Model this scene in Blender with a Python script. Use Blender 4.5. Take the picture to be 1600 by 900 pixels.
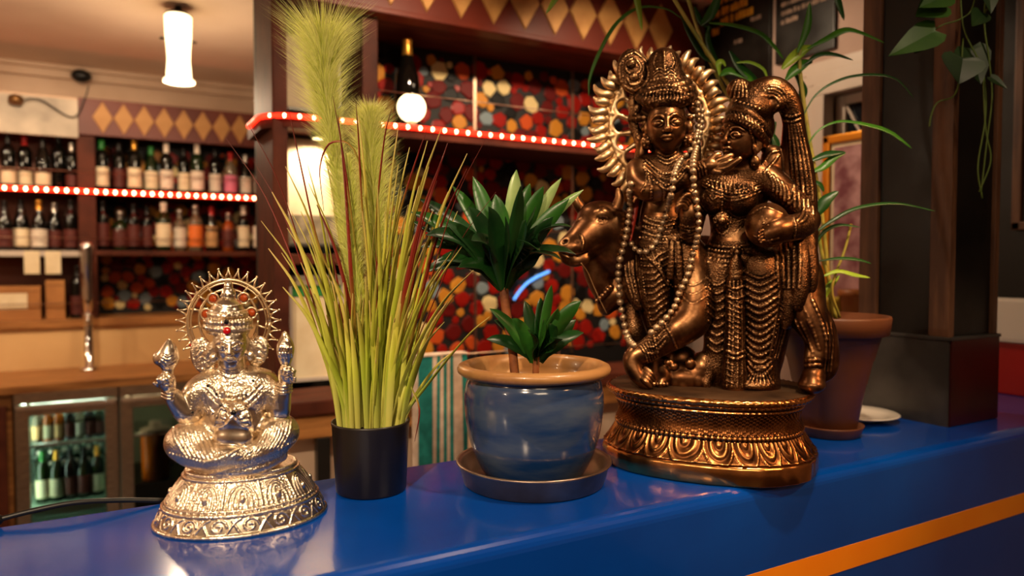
import bpy, bmesh, math, random
import numpy as np
from mathutils import Vector, Matrix
random.seed(7); np.random.seed(7)
scene = bpy.context.scene
COL = scene.collection
for o in list(bpy.data.objects): bpy.data.objects.remove(o)
R_ = math.radians; PI = math.pi

# ------------------------------------------------------------------ camera
FPX = 1120.0; YAW = R_(29.2); PITCH = R_(2.05); CZ = 1.495; TOP = 1.10
SA, CA, SP, CP = math.sin(YAW), math.cos(YAW), math.sin(PITCH), math.cos(PITCH)
cam_d = bpy.data.cameras.new('camera'); cam = bpy.data.objects.new('camera', cam_d); COL.objects.link(cam)
cam_d.sensor_width = 36.0; cam_d.lens = 36.0 * FPX / 1600.0
cam_d.clip_start = 0.02; cam_d.clip_end = 60
cam.location = (0, 0, CZ); cam.rotation_euler = (R_(90) - PITCH, 0, -YAW)
cam_d.dof.use_dof = True; cam_d.dof.focus_distance = 1.22; cam_d.dof.aperture_fstop = 2.3
scene.camera = cam

# ------------------------------------------------------------------ world, lights, exposure
wd = bpy.data.worlds.new('room_air'); scene.world = wd; wd.use_nodes = True
wd.node_tree.nodes['Background'].inputs[0].default_value = (1.0, 0.74, 0.5, 1)
wd.node_tree.nodes['Background'].inputs[1].default_value = 0.04
vs = scene.view_settings
vs.view_transform = 'Standard'; vs.look = 'None'; vs.exposure = 0.0; vs.gamma = 1.0; vs.use_curve_mapping = False
scene.cycles.use_denoising = True
scene.cycles.max_bounces = 6
scene.cycles.sample_clamp_indirect = 6.0
scene.cycles.caustics_reflective = False; scene.cycles.caustics_refractive = False
WARM = (1.0, 0.74, 0.48)
def aimed_spot(name, loc, target, power, size_deg=80, blend=0.6, col=WARM, r=0.035):
    l = bpy.data.lights.new(name, 'SPOT'); l.energy = power; l.color = col; l.spot_size = R_(size_deg); l.spot_blend = blend; l.shadow_soft_size = r
    o = bpy.data.objects.new(name, l); COL.objects.link(o); o.location = loc
    o.rotation_euler = (Vector(target) - Vector(loc)).to_track_quat('-Z', 'Y').to_euler()
    return o
def fill_panel(name, loc, size, power, col=WARM):
    l = bpy.data.lights.new(name, 'AREA'); l.energy = power; l.color = col; l.size = size
    o = bpy.data.objects.new(name, l); COL.objects.link(o); o.location = loc
    return o
aimed_spot('overhead_spot', (0.98, 0.42, 2.56), (1.0, 1.0, 1.2), 60, 72)
aimed_spot('overhead_spot', (-0.75, -0.25, 2.56), (0.15, 1.2, 1.32), 165, 54, 0.8)
aimed_spot('overhead_spot', (1.6, -0.5, 2.56), (1.17, 1.05, 1.38), 85, 34, 0.7, col=(1.0, 0.52, 0.22))
aimed_spot('overhead_spot', (0.25, 1.70, 2.56), (0.5, 1.6, 1.1), 20, 90)
aimed_spot('overhead_spot', (0.95, 1.55, 2.56), (1.0, 2.75, 1.5), 58, 85)
aimed_spot('overhead_spot', (1.75, 1.55, 2.56), (1.75, 2.75, 1.5), 52, 85)
aimed_spot('overhead_spot', (1.55, 2.05, 2.56), (2.36, 1.85, 1.7), 30, 100)  # unseen spot added to brighten the side wall and menu boards
aimed_spot('overhead_spot', (-0.3, 3.3, 2.56), (-0.4, 4.75, 1.2), 64, 105)
aimed_spot('overhead_spot', (-1.6, 3.3, 2.56), (-1.6, 4.75, 1.2), 64, 105)
fill_panel('front_fill', (-0.2, -1.5, 2.55), 0.9, 36)  # unseen area light added to fill the counter front
def fill_point(loc, power):                                 # unseen point lights added to brighten the ceiling
    l = bpy.data.lights.new('fill_light', 'POINT'); l.energy = power; l.color = WARM; l.shadow_soft_size = 0.07
    o = bpy.data.objects.new('fill_light', l); COL.objects.link(o); o.location = loc
aimed_spot('overhead_spot', (1.45, 0.1, 2.56), (1.68, 1.0, 1.85), 10, 50, 0.8)  # unseen spot added to bring light to the vine and column boards
fill_point((-1.9, 2.6, 2.15), 30); fill_point((-2.6, 0.4, 2.15), 26)

# ------------------------------------------------------------------ pixel -> place helpers (1600x900 frame)
def ray(px, py):
    u = (px - 800.0) / FPX; v = (450.0 - py) / FPX; k = CP + v * SP
    return u / k, (v * CP - SP) / k
def at(px, py, D):
    u, w = ray(px, py); x = D * u
    return Vector((D * SA + x * CA, D * CA - x * SA, CZ + D * w))
def onY(px, py, Y):
    u, w = ray(px, py); return at(px, py, Y / (CA - u * SA))
def onX(px, py, X):
    u, w = ray(px, py); return at(px, py, X / (SA + u * CA))
def onZ(px, py, Z):
    u, w = ray(px, py); return at(px, py, (Z - CZ) / w)

# ------------------------------------------------------------------ mesh helpers
class MB:
    def __init__(s): s.v = []; s.f = []; s.smooth = []
    def add(s, vs_, fs_, smooth=False):
        b = len(s.v); s.v += [tuple(p) for p in vs_]; s.f += [tuple(i + b for i in f) for f in fs_]; s.smooth += [smooth] * len(fs_)
        return s
    def box(s, a, b):
        x0, y0, z0 = [min(p, q) for p, q in zip(a, b)]; x1, y1, z1 = [max(p, q) for p, q in zip(a, b)]
        return s.add([(x0,y0,z0),(x1,y0,z0),(x1,y1,z0),(x0,y1,z0),(x0,y0,z1),(x1,y0,z1),(x1,y1,z1),(x0,y1,z1)],
              [(0,3,2,1),(4,5,6,7),(0,1,5,4),(1,2,6,5),(2,3,7,6),(3,0,4,7)])
    def cbox(s, a, b, c=0.004):           # chamfered box
        a, b = Vector([min(p, q) for p, q in zip(a, b)]), Vector([max(p, q) for p, q in zip(a, b)])
        bm = bmesh.new(); bmesh.ops.create_cube(bm, size=1)
        for v in bm.verts: v.co = Vector([a[i] + (v.co[i] + .5) * (b[i] - a[i]) for i in range(3)])
        c = min(c, 0.45 * min(b[i] - a[i] for i in range(3)))
        bmesh.ops.bevel(bm, geom=bm.edges[:], offset=c, segments=2, affect='EDGES', profile=0.7)
        bm.verts.index_update()
        s.add([v.co for v in bm.verts], [[v.index for v in f.verts] for f in bm.faces]); bm.free(); return s
    def lathe(s, prof, n=32, c=(0,0,0), sx=1, sy=1, cap0=True, cap1=True, fn=None):
        vs_ = []; fs_ = []; m = len(prof)
        for (r, z) in prof:
            for k in range(n):
                a = 2*PI*k/n
                x, y = r*math.cos(a)*sx, r*math.sin(a)*sy
                if fn: x, y = fn(x, y)
                vs_.append((c[0]+x, c[1]+y, c[2]+z))
        for i in range(m-1):
            for k in range(n):
                k2 = (k+1) % n; fs_.append((i*n+k, i*n+k2, (i+1)*n+k2, (i+1)*n+k))
        s.add(vs_, fs_, True)
        b = len(s.v) - len(vs_)
        if cap0: s.f.append(tuple(b + k for k in reversed(range(n)))); s.smooth.append(False)
        if cap1: s.f.append(tuple(b + (m-1)*n + k for k in range(n))); s.smooth.append(False)
        return s
    def tube(s, pts, r, n=8, caps=True):
        pts = [Vector(p) for p in pts]; rs = r if isinstance(r, (list, tuple)) else [r]*len(pts)
        vs_ = []; fs_ = []; N = None
        for i, p in enumerate(pts):
            t = (pts[min(i+1, len(pts)-1)] - pts[max(i-1, 0)]).normalized()
            if N is None:
                N = t.cross(Vector((0,0,1)));
                if N.length < 1e-3: N = t.cross(Vector((1,0,0)))
            N = (N - t * N.dot(t)).normalized(); B = t.cross(N)
            for k in range(n):
                a = 2*PI*k/n; vs_.append(p + (N*math.cos(a) + B*math.sin(a))*rs[i])
        for i in range(len(pts)-1):
            for k in range(n):
                k2 = (k+1) % n; fs_.append((i*n+k, i*n+k2, (i+1)*n+k2, (i+1)*n+k))
        if caps:
            fs_.append(tuple(reversed(range(n)))); fs_.append(tuple((len(pts)-1)*n + k for k in range(n)))
        return s.add(vs_, fs_, True)
    def sphere(s, c, r, nu=10, nv=8, sc=(1,1,1)):
        prof = [(max(1e-5, math.sin(PI*i/nv))*r, -math.cos(PI*i/nv)*r) for i in range(nv+1)]
        vs_ = []; fs_ = []
        for (q, z) in prof:
            for k in range(nu):
                a = 2*PI*k/nu; vs_.append((c[0]+q*math.cos(a)*sc[0], c[1]+q*math.sin(a)*sc[1], c[2]+z*sc[2]))
        for i in range(nv):
            for k in range(nu):
                k2 = (k+1) % nu; fs_.append((i*nu+k, i*nu+k2, (i+1)*nu+k2, (i+1)*nu+k))
        return s.add(vs_, fs_, True)
    def prism(s, poly, a, b):             # poly of Vectors (planar), extruded by vector b-a
        d = Vector(b) - Vector(a); n = len(poly)
        vs_ = [Vector(p) for p in poly] + [Vector(p) + d for p in poly]
        fs_ = [tuple(reversed(range(n))), tuple(range(n, 2*n))] + [(i, (i+1) % n, n + (i+1) % n, n + i) for i in range(n)]
        return s.add(vs_, fs_)
    def ribbon(s, pts, ws, nrm, thick=0.0006, fold=0.25):   # a leaf blade: V-folded strip with thickness
        pts = [Vector(p) for p in pts]; n = len(pts); vs_ = []; fs_ = []
        for i, p in enumerate(pts):
            t = (pts[min(i+1, n-1)] - pts[max(i-1, 0)]).normalized()
            side = t.cross(Vector(nrm)); side = side.normalized() if side.length > 1e-4 else Vector((1,0,0))
            up = side.cross(t).normalized(); w = ws[i]
            vs_ += [p - side*w + up*w*fold, p, p + side*w + up*w*fold, p - side*w + up*(w*fold - thick), p - up*thick, p + side*w + up*(w*fold - thick)]
        for i in range(n-1):
            a, b = i*6, (i+1)*6
            fs_ += [(a, a+1, b+1, b), (a+1, a+2, b+2, b+1), (a+4, a+3, b+3, b+4), (a+5, a+4, b+4, b+5), (a+3, a, b, b+3), (a+2, a+5, b+5, b+2)]
        return s.add(vs_, fs_, True)
    def mesh(s, name):
        me = bpy.data.meshes.new(name); me.from_pydata(s.v, [], s.f)
        me.polygons.foreach_set('use_smooth', s.smooth); me.update(); return me
def tag(o, label=None, cat=None, group=None, kind=None):
    if label: o['label'] = label
    if cat: o['category'] = cat
    if group: o['group'] = group
    if kind: o['kind'] = kind
    return o
def thing(name, label, cat, loc=(0,0,0), rotz=0, group=None):
    o = bpy.data.objects.new(name, None); COL.objects.link(o); o.location = loc; o.rotation_euler = (0, 0, rotz)
    o.empty_display_size = 0.05
    return tag(o, label, cat, group)
def obj(name, mb, mat, parent=None, local=False, label=None, kind=None):
    me = mb.mesh(name) if isinstance(mb, MB) else mb
    o = bpy.data.objects.new(name, me); COL.objects.link(o)
    if mat is not None and not me.materials: me.materials.append(mat)
    if parent is not None:
        o.parent = parent
        if not local and parent.type == 'EMPTY': o.matrix_parent_inverse = parent.matrix_basis.inverted()
    return tag(o, label, None, None, kind)
def struct(name, mb, mat, label=None, cat=None, parent=None):
    o = obj(name, mb, mat, parent); o['kind'] = 'structure'
    return tag(o, label, cat)
def inst(src_mesh, name, parent, loc, rot=(0,0,0), sc=(1,1,1), mat=None):
    o = bpy.data.objects.new(name, src_mesh); COL.objects.link(o); o.parent = parent
    o.location = loc; o.rotation_euler = rot; o.scale = sc
    if mat is not None:
        o.material_slots[0].link = 'OBJECT'; o.material_slots[0].material = mat
    return o
def catmull(pts, m=6):
    P = [np.array(p, float) for p in pts]; out = []
    P = [2*P[0]-P[1]] + P + [2*P[-1]-P[-2]]
    for i in range(1, len(P)-2):
        for k in range(m):
            t = k/m; a, b, c, d = P[i-1:i+3]
            out.append(0.5*((2*b) + (-a+c)*t + (2*a-5*b+4*c-d)*t*t + (-a+3*b-3*c+d)*t**3))
    out.append(P[-2]); return out

# ------------------------------------------------------------------ materials
def sr(r, g, b):                          # sRGB 0-255 -> linear
    f = lambda c: (c/255/12.92) if c/255 <= 0.04045 else ((c/255+0.055)/1.055)**2.4
    return (f(r), f(g), f(b), 1)
def mat(name, col, rough=0.5, metal=0.0, col2=None, scale=8.0, bump=0.0, bscale=60.0, coat=0.0, emit=None, estr=0.0, trans=0.0, stretch=None, spec=0.5, detail=4.0, ior=1.45, rough2=None, contrast=(0.35, 0.65)):
    m = bpy.data.materials.new(name); m.use_nodes = True; nt = m.node_tree; b = nt.nodes['Principled BSDF']
    L = nt.links
    b.inputs['Base Color'].default_value = col; b.inputs['Roughness'].default_value = rough; b.inputs['Metallic'].default_value = metal
    b.inputs['Coat Weight'].default_value = coat; b.inputs['Coat Roughness'].default_value = 0.06
    b.inputs['Specular IOR Level'].default_value = spec; b.inputs['IOR'].default_value = ior
    b.inputs['Transmission Weight'].default_value = trans
    if emit: b.inputs['Emission Color'].default_value = emit; b.inputs['Emission Strength'].default_value = estr
    tc = nt.nodes.new('ShaderNodeTexCoord'); src = tc.outputs['Object']
    if stretch:
        mp = nt.nodes.new('ShaderNodeMapping'); mp.inputs['Scale'].default_value = stretch; L.new(src, mp.inputs[0]); src = mp.outputs[0]
    if col2 or rough2 is not None:
        n = nt.nodes.new('ShaderNodeTexNoise'); n.inputs['Scale'].default_value = scale; n.inputs['Detail'].default_value = detail; L.new(src, n.inputs['Vector'])
        rp = nt.nodes.new('ShaderNodeMapRange'); rp.inputs[1].default_value = contrast[0]; rp.inputs[2].default_value = contrast[1]; L.new(n.outputs['Fac'], rp.inputs[0])
        if col2:
            mx = nt.nodes.new('ShaderNodeMix'); mx.data_type = 'RGBA'; mx.inputs[6].default_value = col; mx.inputs[7].default_value = col2
            L.new(rp.outputs[0], mx.inputs[0]); L.new(mx.outputs[2], b.inputs['Base Color'])
        if rough2 is not None:
            r2 = nt.nodes.new('ShaderNodeMapRange'); r2.inputs[3].default_value = rough; r2.inputs[4].default_value = rough2
            L.new(rp.outputs[0], r2.inputs[0]); L.new(r2.outputs[0], b.inputs['Roughness'])
    if bump:
        n2 = nt.nodes.new('ShaderNodeTexNoise'); n2.inputs['Scale'].default_value = bscale; n2.inputs['Detail'].default_value = 5; L.new(src, n2.inputs['Vector'])
        bp = nt.nodes.new('ShaderNodeBump'); bp.inputs['Strength'].default_value = bump; bp.inputs['Distance'].default_value = 0.002
        L.new(n2.outputs['Fac'], bp.inputs['Height']); L.new(bp.outputs[0], b.inputs['Normal'])
    return m
M = {}
M['wood_red'] = mat('red_brown_wood', sr(92,44,28), 0.6, col2=sr(58,24,15), scale=6, stretch=(1,8,1), bump=0.15, spec=0.2)
M['wood_trim'] = mat('worn_brown_wood', sr(108,72,48), 0.5, col2=sr(70,42,26), scale=5, stretch=(8,8,1), bump=0.4, bscale=40)
M['wood_counter'] = mat('oiled_wood', sr(176,120,66), 0.4, col2=sr(120,74,36), scale=4, stretch=(1,9,9), bump=0.2)
M['valance_red'] = mat('valance_red_paint', sr(104,36,18), 0.42, col2=sr(80,26,14), scale=3, spec=0.3)
M['gold_paint'] = mat('gold_paint', sr(196,148,84), 0.5, 0.25, col2=sr(168,118,62), scale=9)
M['tan_paint'] = mat('tan_paint', sr(190,140,84), 0.6, 0.0, col2=sr(170,120,66), scale=7)
M['cream'] = mat('cream_plaster', sr(226,200,176), 0.85, col2=sr(206,176,150), scale=2.2, bump=0.2, bscale=25)
M['wall_grey'] = mat('pink_grey_plaster', sr(176,150,136), 0.8, col2=sr(156,130,118), scale=3, bump=0.15, bscale=30)
M['ceiling'] = mat('aged_ceiling_paint', sr(236,210,186), 0.9, col2=sr(220,190,164), scale=1.5)
M['floor'] = mat('dark_floor_boards', sr(70,48,36), 0.5, col2=sr(44,30,22), scale=4, stretch=(1,8,1))
M['blue'] = mat('glossy_blue_paint', sr(2,72,172), 0.13, col2=sr(2,60,150), scale=3, coat=0.3, bump=0.03, bscale=14, rough2=0.2)
M['orange'] = mat('orange_paint', sr(252,150,22), 0.4, col2=sr(246,136,14), scale=5)
M['black_paint'] = mat('scuffed_black_paint', sr(11,9,8), 0.28, col2=sr(22,18,14), scale=6, rough2=0.45, bump=0.1, spec=0.35)
M['slate'] = mat('worn_dark_plinth_paint', sr(40,38,36), 0.35, col2=sr(78,74,70), scale=5, rough2=0.55, contrast=(0.45,0.75))
M['dark_red'] = mat('dark_red_paint', sr(60,10,8), 0.3, col2=sr(30,8,6), scale=4)
M['red'] = mat('red_paint', sr(170,14,6), 0.4, col2=sr(150,10,4), scale=4)
M['grout'] = mat('black_grout', sr(14,10,9), 0.6)
M['steel'] = mat('brushed_steel', sr(196,180,160), 0.28, 1.0, col2=sr(150,136,120), scale=20, stretch=(1,1,14), rough2=0.4)
M['chrome'] = mat('chrome', sr(225,225,225), 0.08, 1.0)
M['wire'] = mat('guard_wire_steel', sr(170,140,120), 0.35, 1.0)
M['black_plastic'] = mat('black_plastic', sr(14,14,14), 0.4)
M['white_glaze'] = mat('white_glaze', sr(224,214,200), 0.2, coat=0.4)
M['paper'] = mat('cream_paper', sr(232,214,180), 0.8, col2=sr(220,198,160), scale=12)
M['white_paint'] = mat('white_moulding_paint', sr(200,186,174), 0.45, col2=sr(186,170,156), scale=4)
M['terracotta'] = mat('brown_plastic_pot', sr(112,66,40), 0.45, col2=sr(94,54,32), scale=6)
M['soil'] = mat('potting_soil', sr(46,32,24), 0.95, col2=sr(22,15,11), scale=60, bump=1.0, bscale=90)
M['led_tube'] = mat('red_rope_tube', sr(200,20,10), 0.3, emit=(1.0, 0.02, 0.006, 1), estr=4.0)
M['led_bulb'] = mat('rope_bulb', (1, .6, .4, 1), 0.3, emit=(1.0, 0.42, 0.2, 1), estr=24)
M['glow'] = mat('glowing_glass', (1, .9, .7, 1), 0.3, emit=(1.0, 0.72, 0.38, 1), estr=5)
M['glass_dark'] = mat('dark_bottle_glass', sr(10,9,7), 0.06, spec=0.6)
M['glass_green'] = mat('green_bottle_glass', sr(18,34,12), 0.06, spec=0.6)
M['glass_clear'] = mat('clear_bottle_glass', sr(150,130,104), 0.08, trans=0.6)
M['glass_amber'] = mat('amber_spirit', sr(170,78,14), 0.08, trans=0.35)
M['pane'] = mat('fridge_glass', (0.9, 0.95, 0.93, 1), 0.02, trans=1.0, ior=1.05)
# ================================================================== the room
H = 2.64
struct('floor', MB().box((-4.2,-3.2,-0.05),(2.5,5.3,0)), M['floor'])
struct('ceiling', MB().box((-4.2,-3.2,H),(2.5,5.3,H+0.05)), M['ceiling'])
YB = 5.02                                             # wall behind the far shelves
struct('wall_back', MB().box((-4.2,YB,0),(2.5,YB+0.08,H)), M['cream'])
struct('wall_left', MB().box((-4.2,-3.2,0),(-4.1,YB,H)), M['cream'])
struct('wall_front', MB().box((-4.2,-3.2,0),(2.5,-3.1,H)), M['wall_grey'])
XW = 2.36                                             # side wall on the right, with a glazed opening
wy0, wy1, wz0, wz1 = 1.42, onX(1302,150,XW).y, 1.28, onX(1322,146,XW).z
struct('wall_right', MB().box((XW,-3.1,0),(XW+0.1,wy0,H)).box((XW,wy1,0),(XW+0.1,YB,H)).box((XW,wy0,0),(XW+0.1,wy1,wz0)).box((XW,wy0,wz1),(XW+0.1,wy1,H)), M['wall_grey'])
w1 = thing('window_1', 'white moulded window with leaded lattice top behind the trailing leaves', 'window', (XW,wy0,wz0)); w1['kind'] = 'structure'
fr = MB()
for k, (t, d) in enumerate([(0.135,0.025),(0.09,0.04),(0.045,0.055)]):      # stepped architrave, outer step to inner
    ti = (0.09, 0.045, 0.0)[k]; y0f = 1.32
    fr.cbox((XW-d, wy1+ti, wz0-0.02),(XW+0.02, wy1+t, wz1+ti),0.006)
    fr.cbox((XW-d, y0f, wz1+ti),(XW+0.02, wy1+t, wz1+t),0.006)
    fr.cbox((XW-d, y0f+0.02*k, wz0-0.02),(XW+0.02, y0f+0.02*(k+1), wz1+ti),0.004)
obj('window_frame', fr, M['white_paint'], w1)
ins = MB(); e = 0.035
ins.cbox((XW+0.02,wy1-e,wz0),(XW+0.06,wy1,wz1)).cbox((XW+0.02,wy0,wz0),(XW+0.06,wy0+e,wz1)).cbox((XW+0.02,wy0+e,wz1-e),(XW+0.06,wy1-e,wz1)).cbox((XW+0.02,wy0+e,wz0),(XW+0.06,wy1-e,wz0+e))
obj('sash', ins, M['white_paint'], w1)
obj('pane', MB().box((XW+0.036,wy0+e,wz0+e),(XW+0.042,wy1-e,wz1-e)), mat('night_window_glass', sr(24,26,30), 0.05, spec=0.6), w1)
yc = [wy1-e - i*(wy1-wy0-2*e)/2 for i in range(3)]
for i in range(2):
    for s in (0, 1):
        a = Vector((XW+0.030, yc[i], wz1-e if s else wz1-0.30)); b = Vector((XW+0.030, yc[i+1], wz1-0.30 if s else wz1-e))
        obj('lattice_bar', MB().tube([a, b], 0.006, 6), M['white_paint'], w1)
obj('window_sill', MB().cbox((XW-0.16,wy0-0.08,wz0-0.045),(XW+0.03,wy1+0.08,wz0-0.01),0.006), M['white_paint'], w1)

# ---- cornice
struct('trim_1', MB().cbox((-4.1,YB-0.05,H-0.07),(XW,YB,H),0.02).cbox((-4.1,YB-0.09,H-0.025),(XW,YB,H),0.01), M['cream'])

# ================================================================== blue counter
YF, YR = 0.878, 1.305
cn = thing('bar_counter', 'long glossy blue painted bar counter with an orange stripe', 'counter', (0.5,1.09,0))
prof = []
rr = 0.022
pr = [(YR, TOP-0.07), (YR, TOP-0.012), (YR-0.004, TOP-0.003), (YR-0.012, TOP)]
for i in range(7):
    a = PI/2 + i*PI/2/6; pr.append((YF+rr+rr*math.cos(a), TOP-rr+rr*math.sin(a)))
pr += [(YF, TOP-0.07)]
mb = MB(); x0, x1 = -2.6, XW-0.002
n = len(pr); nx = 24; vsx = []; fsx = []
for i in range(nx+1):
    x = x0 + (x1-x0)*i/nx
    vsx += [(x, y, z) for y, z in pr]
for i in range(nx):
    for k in range(n-1): fsx.append((i*n+k, i*n+k+1, (i+1)*n+k+1, (i+1)*n+k))
    fsx.append((i*n+n-1, i*n, (i+1)*n, (i+1)*n+n-1))
fsx += [tuple(reversed(range(n))), tuple(nx*n+k for k in range(n))]
mb.add(vsx, fsx, False)
obj('counter_top', mb, M['blue'], cn)
obj('front_panel', MB().box((x0,YF+0.0002,0.0),(x1,YF+0.03,TOP-0.068)), M['blue'], cn)
s0, s1 = onY(1600,770,YF).z, onY(1600,800,YF).z
obj('stripe', MB().box((x0,YF-0.001,s1),(x1,YF+0.0035,s0)), M['orange'], cn)
obj('back_panel', MB().box((x0,YR-0.03,0.0),(x1,YR-0.006,TOP-0.068)), M['cream'], cn)

# ================================================================== column standing on the counter
pc = onZ(1480,668,TOP); X0, Y0 = pc.x, pc.y
cw, cd = 0.215, 0.245
zb = onX(1480,530,X0).z
cl = thing('column', 'black panelled column with brown corner boards standing on the counter', 'column', (X0,Y0,TOP))
g = 0.003
pl = MB().box((X0,Y0,TOP),(X0+cw,Y0+cd,zb))
o = obj('plinth', pl, M['slate'], cl)
obj('plinth_face', MB().cbox((X0+0.004,Y0-0.004,TOP+0.001),(X0+cw,Y0+0.01,zb-0.001),0.002), M['dark_red'], cl, label='dark red side of the column plinth')
obj('plinth_cap', MB().cbox((X0-0.003,Y0-0.006,zb-0.004),(X0+cw+0.004,Y0+cd+0.004,zb+0.004),0.002), M['slate'], cl)
core = MB().box((X0+0.012,Y0+0.012,zb),(X0+cw-0.012,Y0+cd-0.01,H-0.001)); obj('core_panel', core, M['black_paint'], cl)
for (a, b) in [((X0+0.002,Y0+0.002),(X0+0.024,Y0+0.052)), ((X0+0.002,Y0+cd-0.055),(X0+0.024,Y0+cd-0.004)), ((X0+cw-0.02,Y0+0.002),(X0+cw,Y0+0.03))]:
    obj('corner_board', MB().cbox((a[0],a[1],zb+0.003),(b[0],b[1],H-0.001),0.003), M['wood_trim'], cl)

# ================================================================== wall things right of the column
yk = 0.62
wp = thing('wall_panelling', 'dark wall panelling with red dado right of the column', 'panelling', (XW,1.0,TOP))
zr = onX(1592,535,XW).z; zw = onX(1592,465,XW).z
obj('red_dado', MB().cbox((XW-0.03,yk,TOP+0.001),(XW-0.001,1.30,zr)), M['red'], wp, label='bright red dado board')
obj('stone_ledge', MB().cbox((XW-0.045,yk,zr+0.001),(XW-0.001,1.30,zw),0.012), M['white_glaze'], wp, label='rough white stone ledge')
obj('dark_board', MB().cbox((XW-0.02,yk,zw+0.001),(XW-0.001,1.30,H-0.001)), M['black_paint'], wp)
pf = thing('wall_picture', 'dark picture in a thin brown frame at the right edge', 'picture', (XW-0.02,0.9,1.55))
a0 = onX(1583,360,XW-0.03); z0p, y1p = a0.z, a0.y; y0p = y1p-0.34; z1p = z0p+0.8
fm = MB()
for (p, q) in [((y0p,z0p),(y1p,z0p+0.025)), ((y0p,z1p-0.025),(y1p,z1p)), ((y0p,z0p),(y0p+0.025,z1p)), ((y1p-0.025,z0p),(y1p,z1p))]:
    fm.cbox((XW-0.045,p[0],p[1]),(XW-0.021,q[0],q[1]),0.004)
obj('frame', fm, M['wood_trim'], pf)
obj('canvas', MB().box((XW-0.034,y0p+0.02,z0p+0.02),(XW-0.022,y1p-0.02,z1p-0.02)), mat('dark_canvas', sr(52,40,30), 0.5, col2=sr(24,18,14), scale=7), pf)

# ---- menu boards with chalk writing
chalk_y = mat('yellow_chalk', sr(226,170,40), 0.8, col2=sr(180,120,20), scale=40); chalk_w = mat('white_chalk', sr(150,126,108), 0.8, col2=sr(110,90,76), scale=40)
def board(pxl, pxr, px0, py0, rows, label):
    yl = onX(pxl, 60, XW).y; yr = onX(pxr, 60, XW).y; zbt = onX(px0, py0, XW).z
    t = thing('menu_board', label, 'menu board', (XW-0.01, yl, zbt), group='menu boards on the side wall')
    obj('board_panel', MB().cbox((XW-0.018, yr, zbt),(XW-0.001, yl, zbt+0.62),0.003), M['black_paint'], t)
    rnd = random.Random(3)
    for (a, b, z, h, c) in rows:                      # rows of chalk strokes too blurred to read
        mb = MB(); y = a
        while y < b:
            w = rnd.uniform(0.25, 0.6)*h
            hh = h*rnd.uniform(0.75, 1.0); mb.box((XW-0.0195, yl-y, zbt+z), (XW-0.0178, yl-y-w, zbt+z+hh)); y += w + h*rnd.choice((0.12, 0.12, 0.12, 0.4))
        obj('chalk_row', mb, c, t)
    return t
board(1105, 1208, 1160, 142, [(0.03,0.26,0.45,0.034,chalk_y),(0.05,0.28,0.395,0.034,chalk_y),(0.05,0.25,0.345,0.034,chalk_y),(0.10,0.27,0.30,0.034,chalk_y),(0.05,0.10,0.27,0.03,chalk_y),(0.27,0.32,0.27,0.02,chalk_w),(0.18,0.22,0.20,0.02,chalk_w)], 'black menu board with rows of yellow chalk behind the halo')
board(1216, 1308, 1215, 103, [(0.03,0.16,0.36,0.02,chalk_w),(0.03,0.28,0.33,0.02,chalk_w),(0.03,0.12,0.29,0.02,chalk_w),(0.03,0.29,0.25,0.018,chalk_w),(0.03,0.29,0.22,0.018,chalk_w),(0.03,0.26,0.185,0.02,chalk_w),(0.03,0.10,0.15,0.02,chalk_w)], 'black menu board with rows of faint white chalk')

# ================================================================== things on the window sill at the right
zs = wz0-0.01
gp = thing('framed_picture', 'pink picture in a gold frame leaning in the window', 'picture', (XW-0.05, 1.72, zs))
q0 = onX(1293,215,XW-0.04); gy1 = q0.y; gz1 = q0.z; gy0 = gy1-0.36; gz0 = zs+0.001
gm = MB()
for (p, q) in [((gy0,gz0),(gy1,gz0+0.03)), ((gy0,gz1-0.03),(gy1,gz1)), ((gy0,gz0),(gy0+0.03,gz1)), ((gy1-0.03,gz0),(gy1,gz1))]:
    gm.cbox((XW-0.07,p[0],p[1]),(XW-0.045,q[0],q[1]),0.006)
obj('frame', gm, mat('gold_frame', sr(206,132,30), 0.35, 0.6), gp)
obj('mount', MB().box((XW-0.058,gy0+0.02,gz0+0.02),(XW-0.05,gy1-0.02,gz1-0.02)), M['paper'], gp)
obj('print', MB().box((XW-0.060,gy0+0.05,gz0+0.05),(XW-0.0575,gy1-0.045,gz1-0.045)), mat('pink_print', sr(196,150,150), 0.6, col2=sr(120,60,70), scale=14, detail=6), gp)
def small_pot(p, r, h, m, label):
    t = thing('flower_pot', label, 'plant pot', p, group='pots on the window sill')
    obj('pot_body', MB().lathe([(r*.7,0),(r*.95,h*.8),(r*1.08,h*.8),(r*1.08,h),(r*.95,h),(r*.9,h*.88),(0.001,h*.88)], 24), m, t, local=True)
    return t
small_pot((XW-0.105, onX(1335,400,XW-0.105).y, zs), 0.048, 0.13, mat('ochre_pot', sr(170,110,50), 0.5, col2=sr(150,80,40), scale=8), 'ochre clay pot on the window sill under the gold frame')
small_pot((XW-0.105, onX(1304,400,XW-0.105).y, zs), 0.038, 0.10, mat('yellow_pot', sr(206,178,60), 0.5), 'small yellow pot on the window sill next to the bronze statue')
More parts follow.
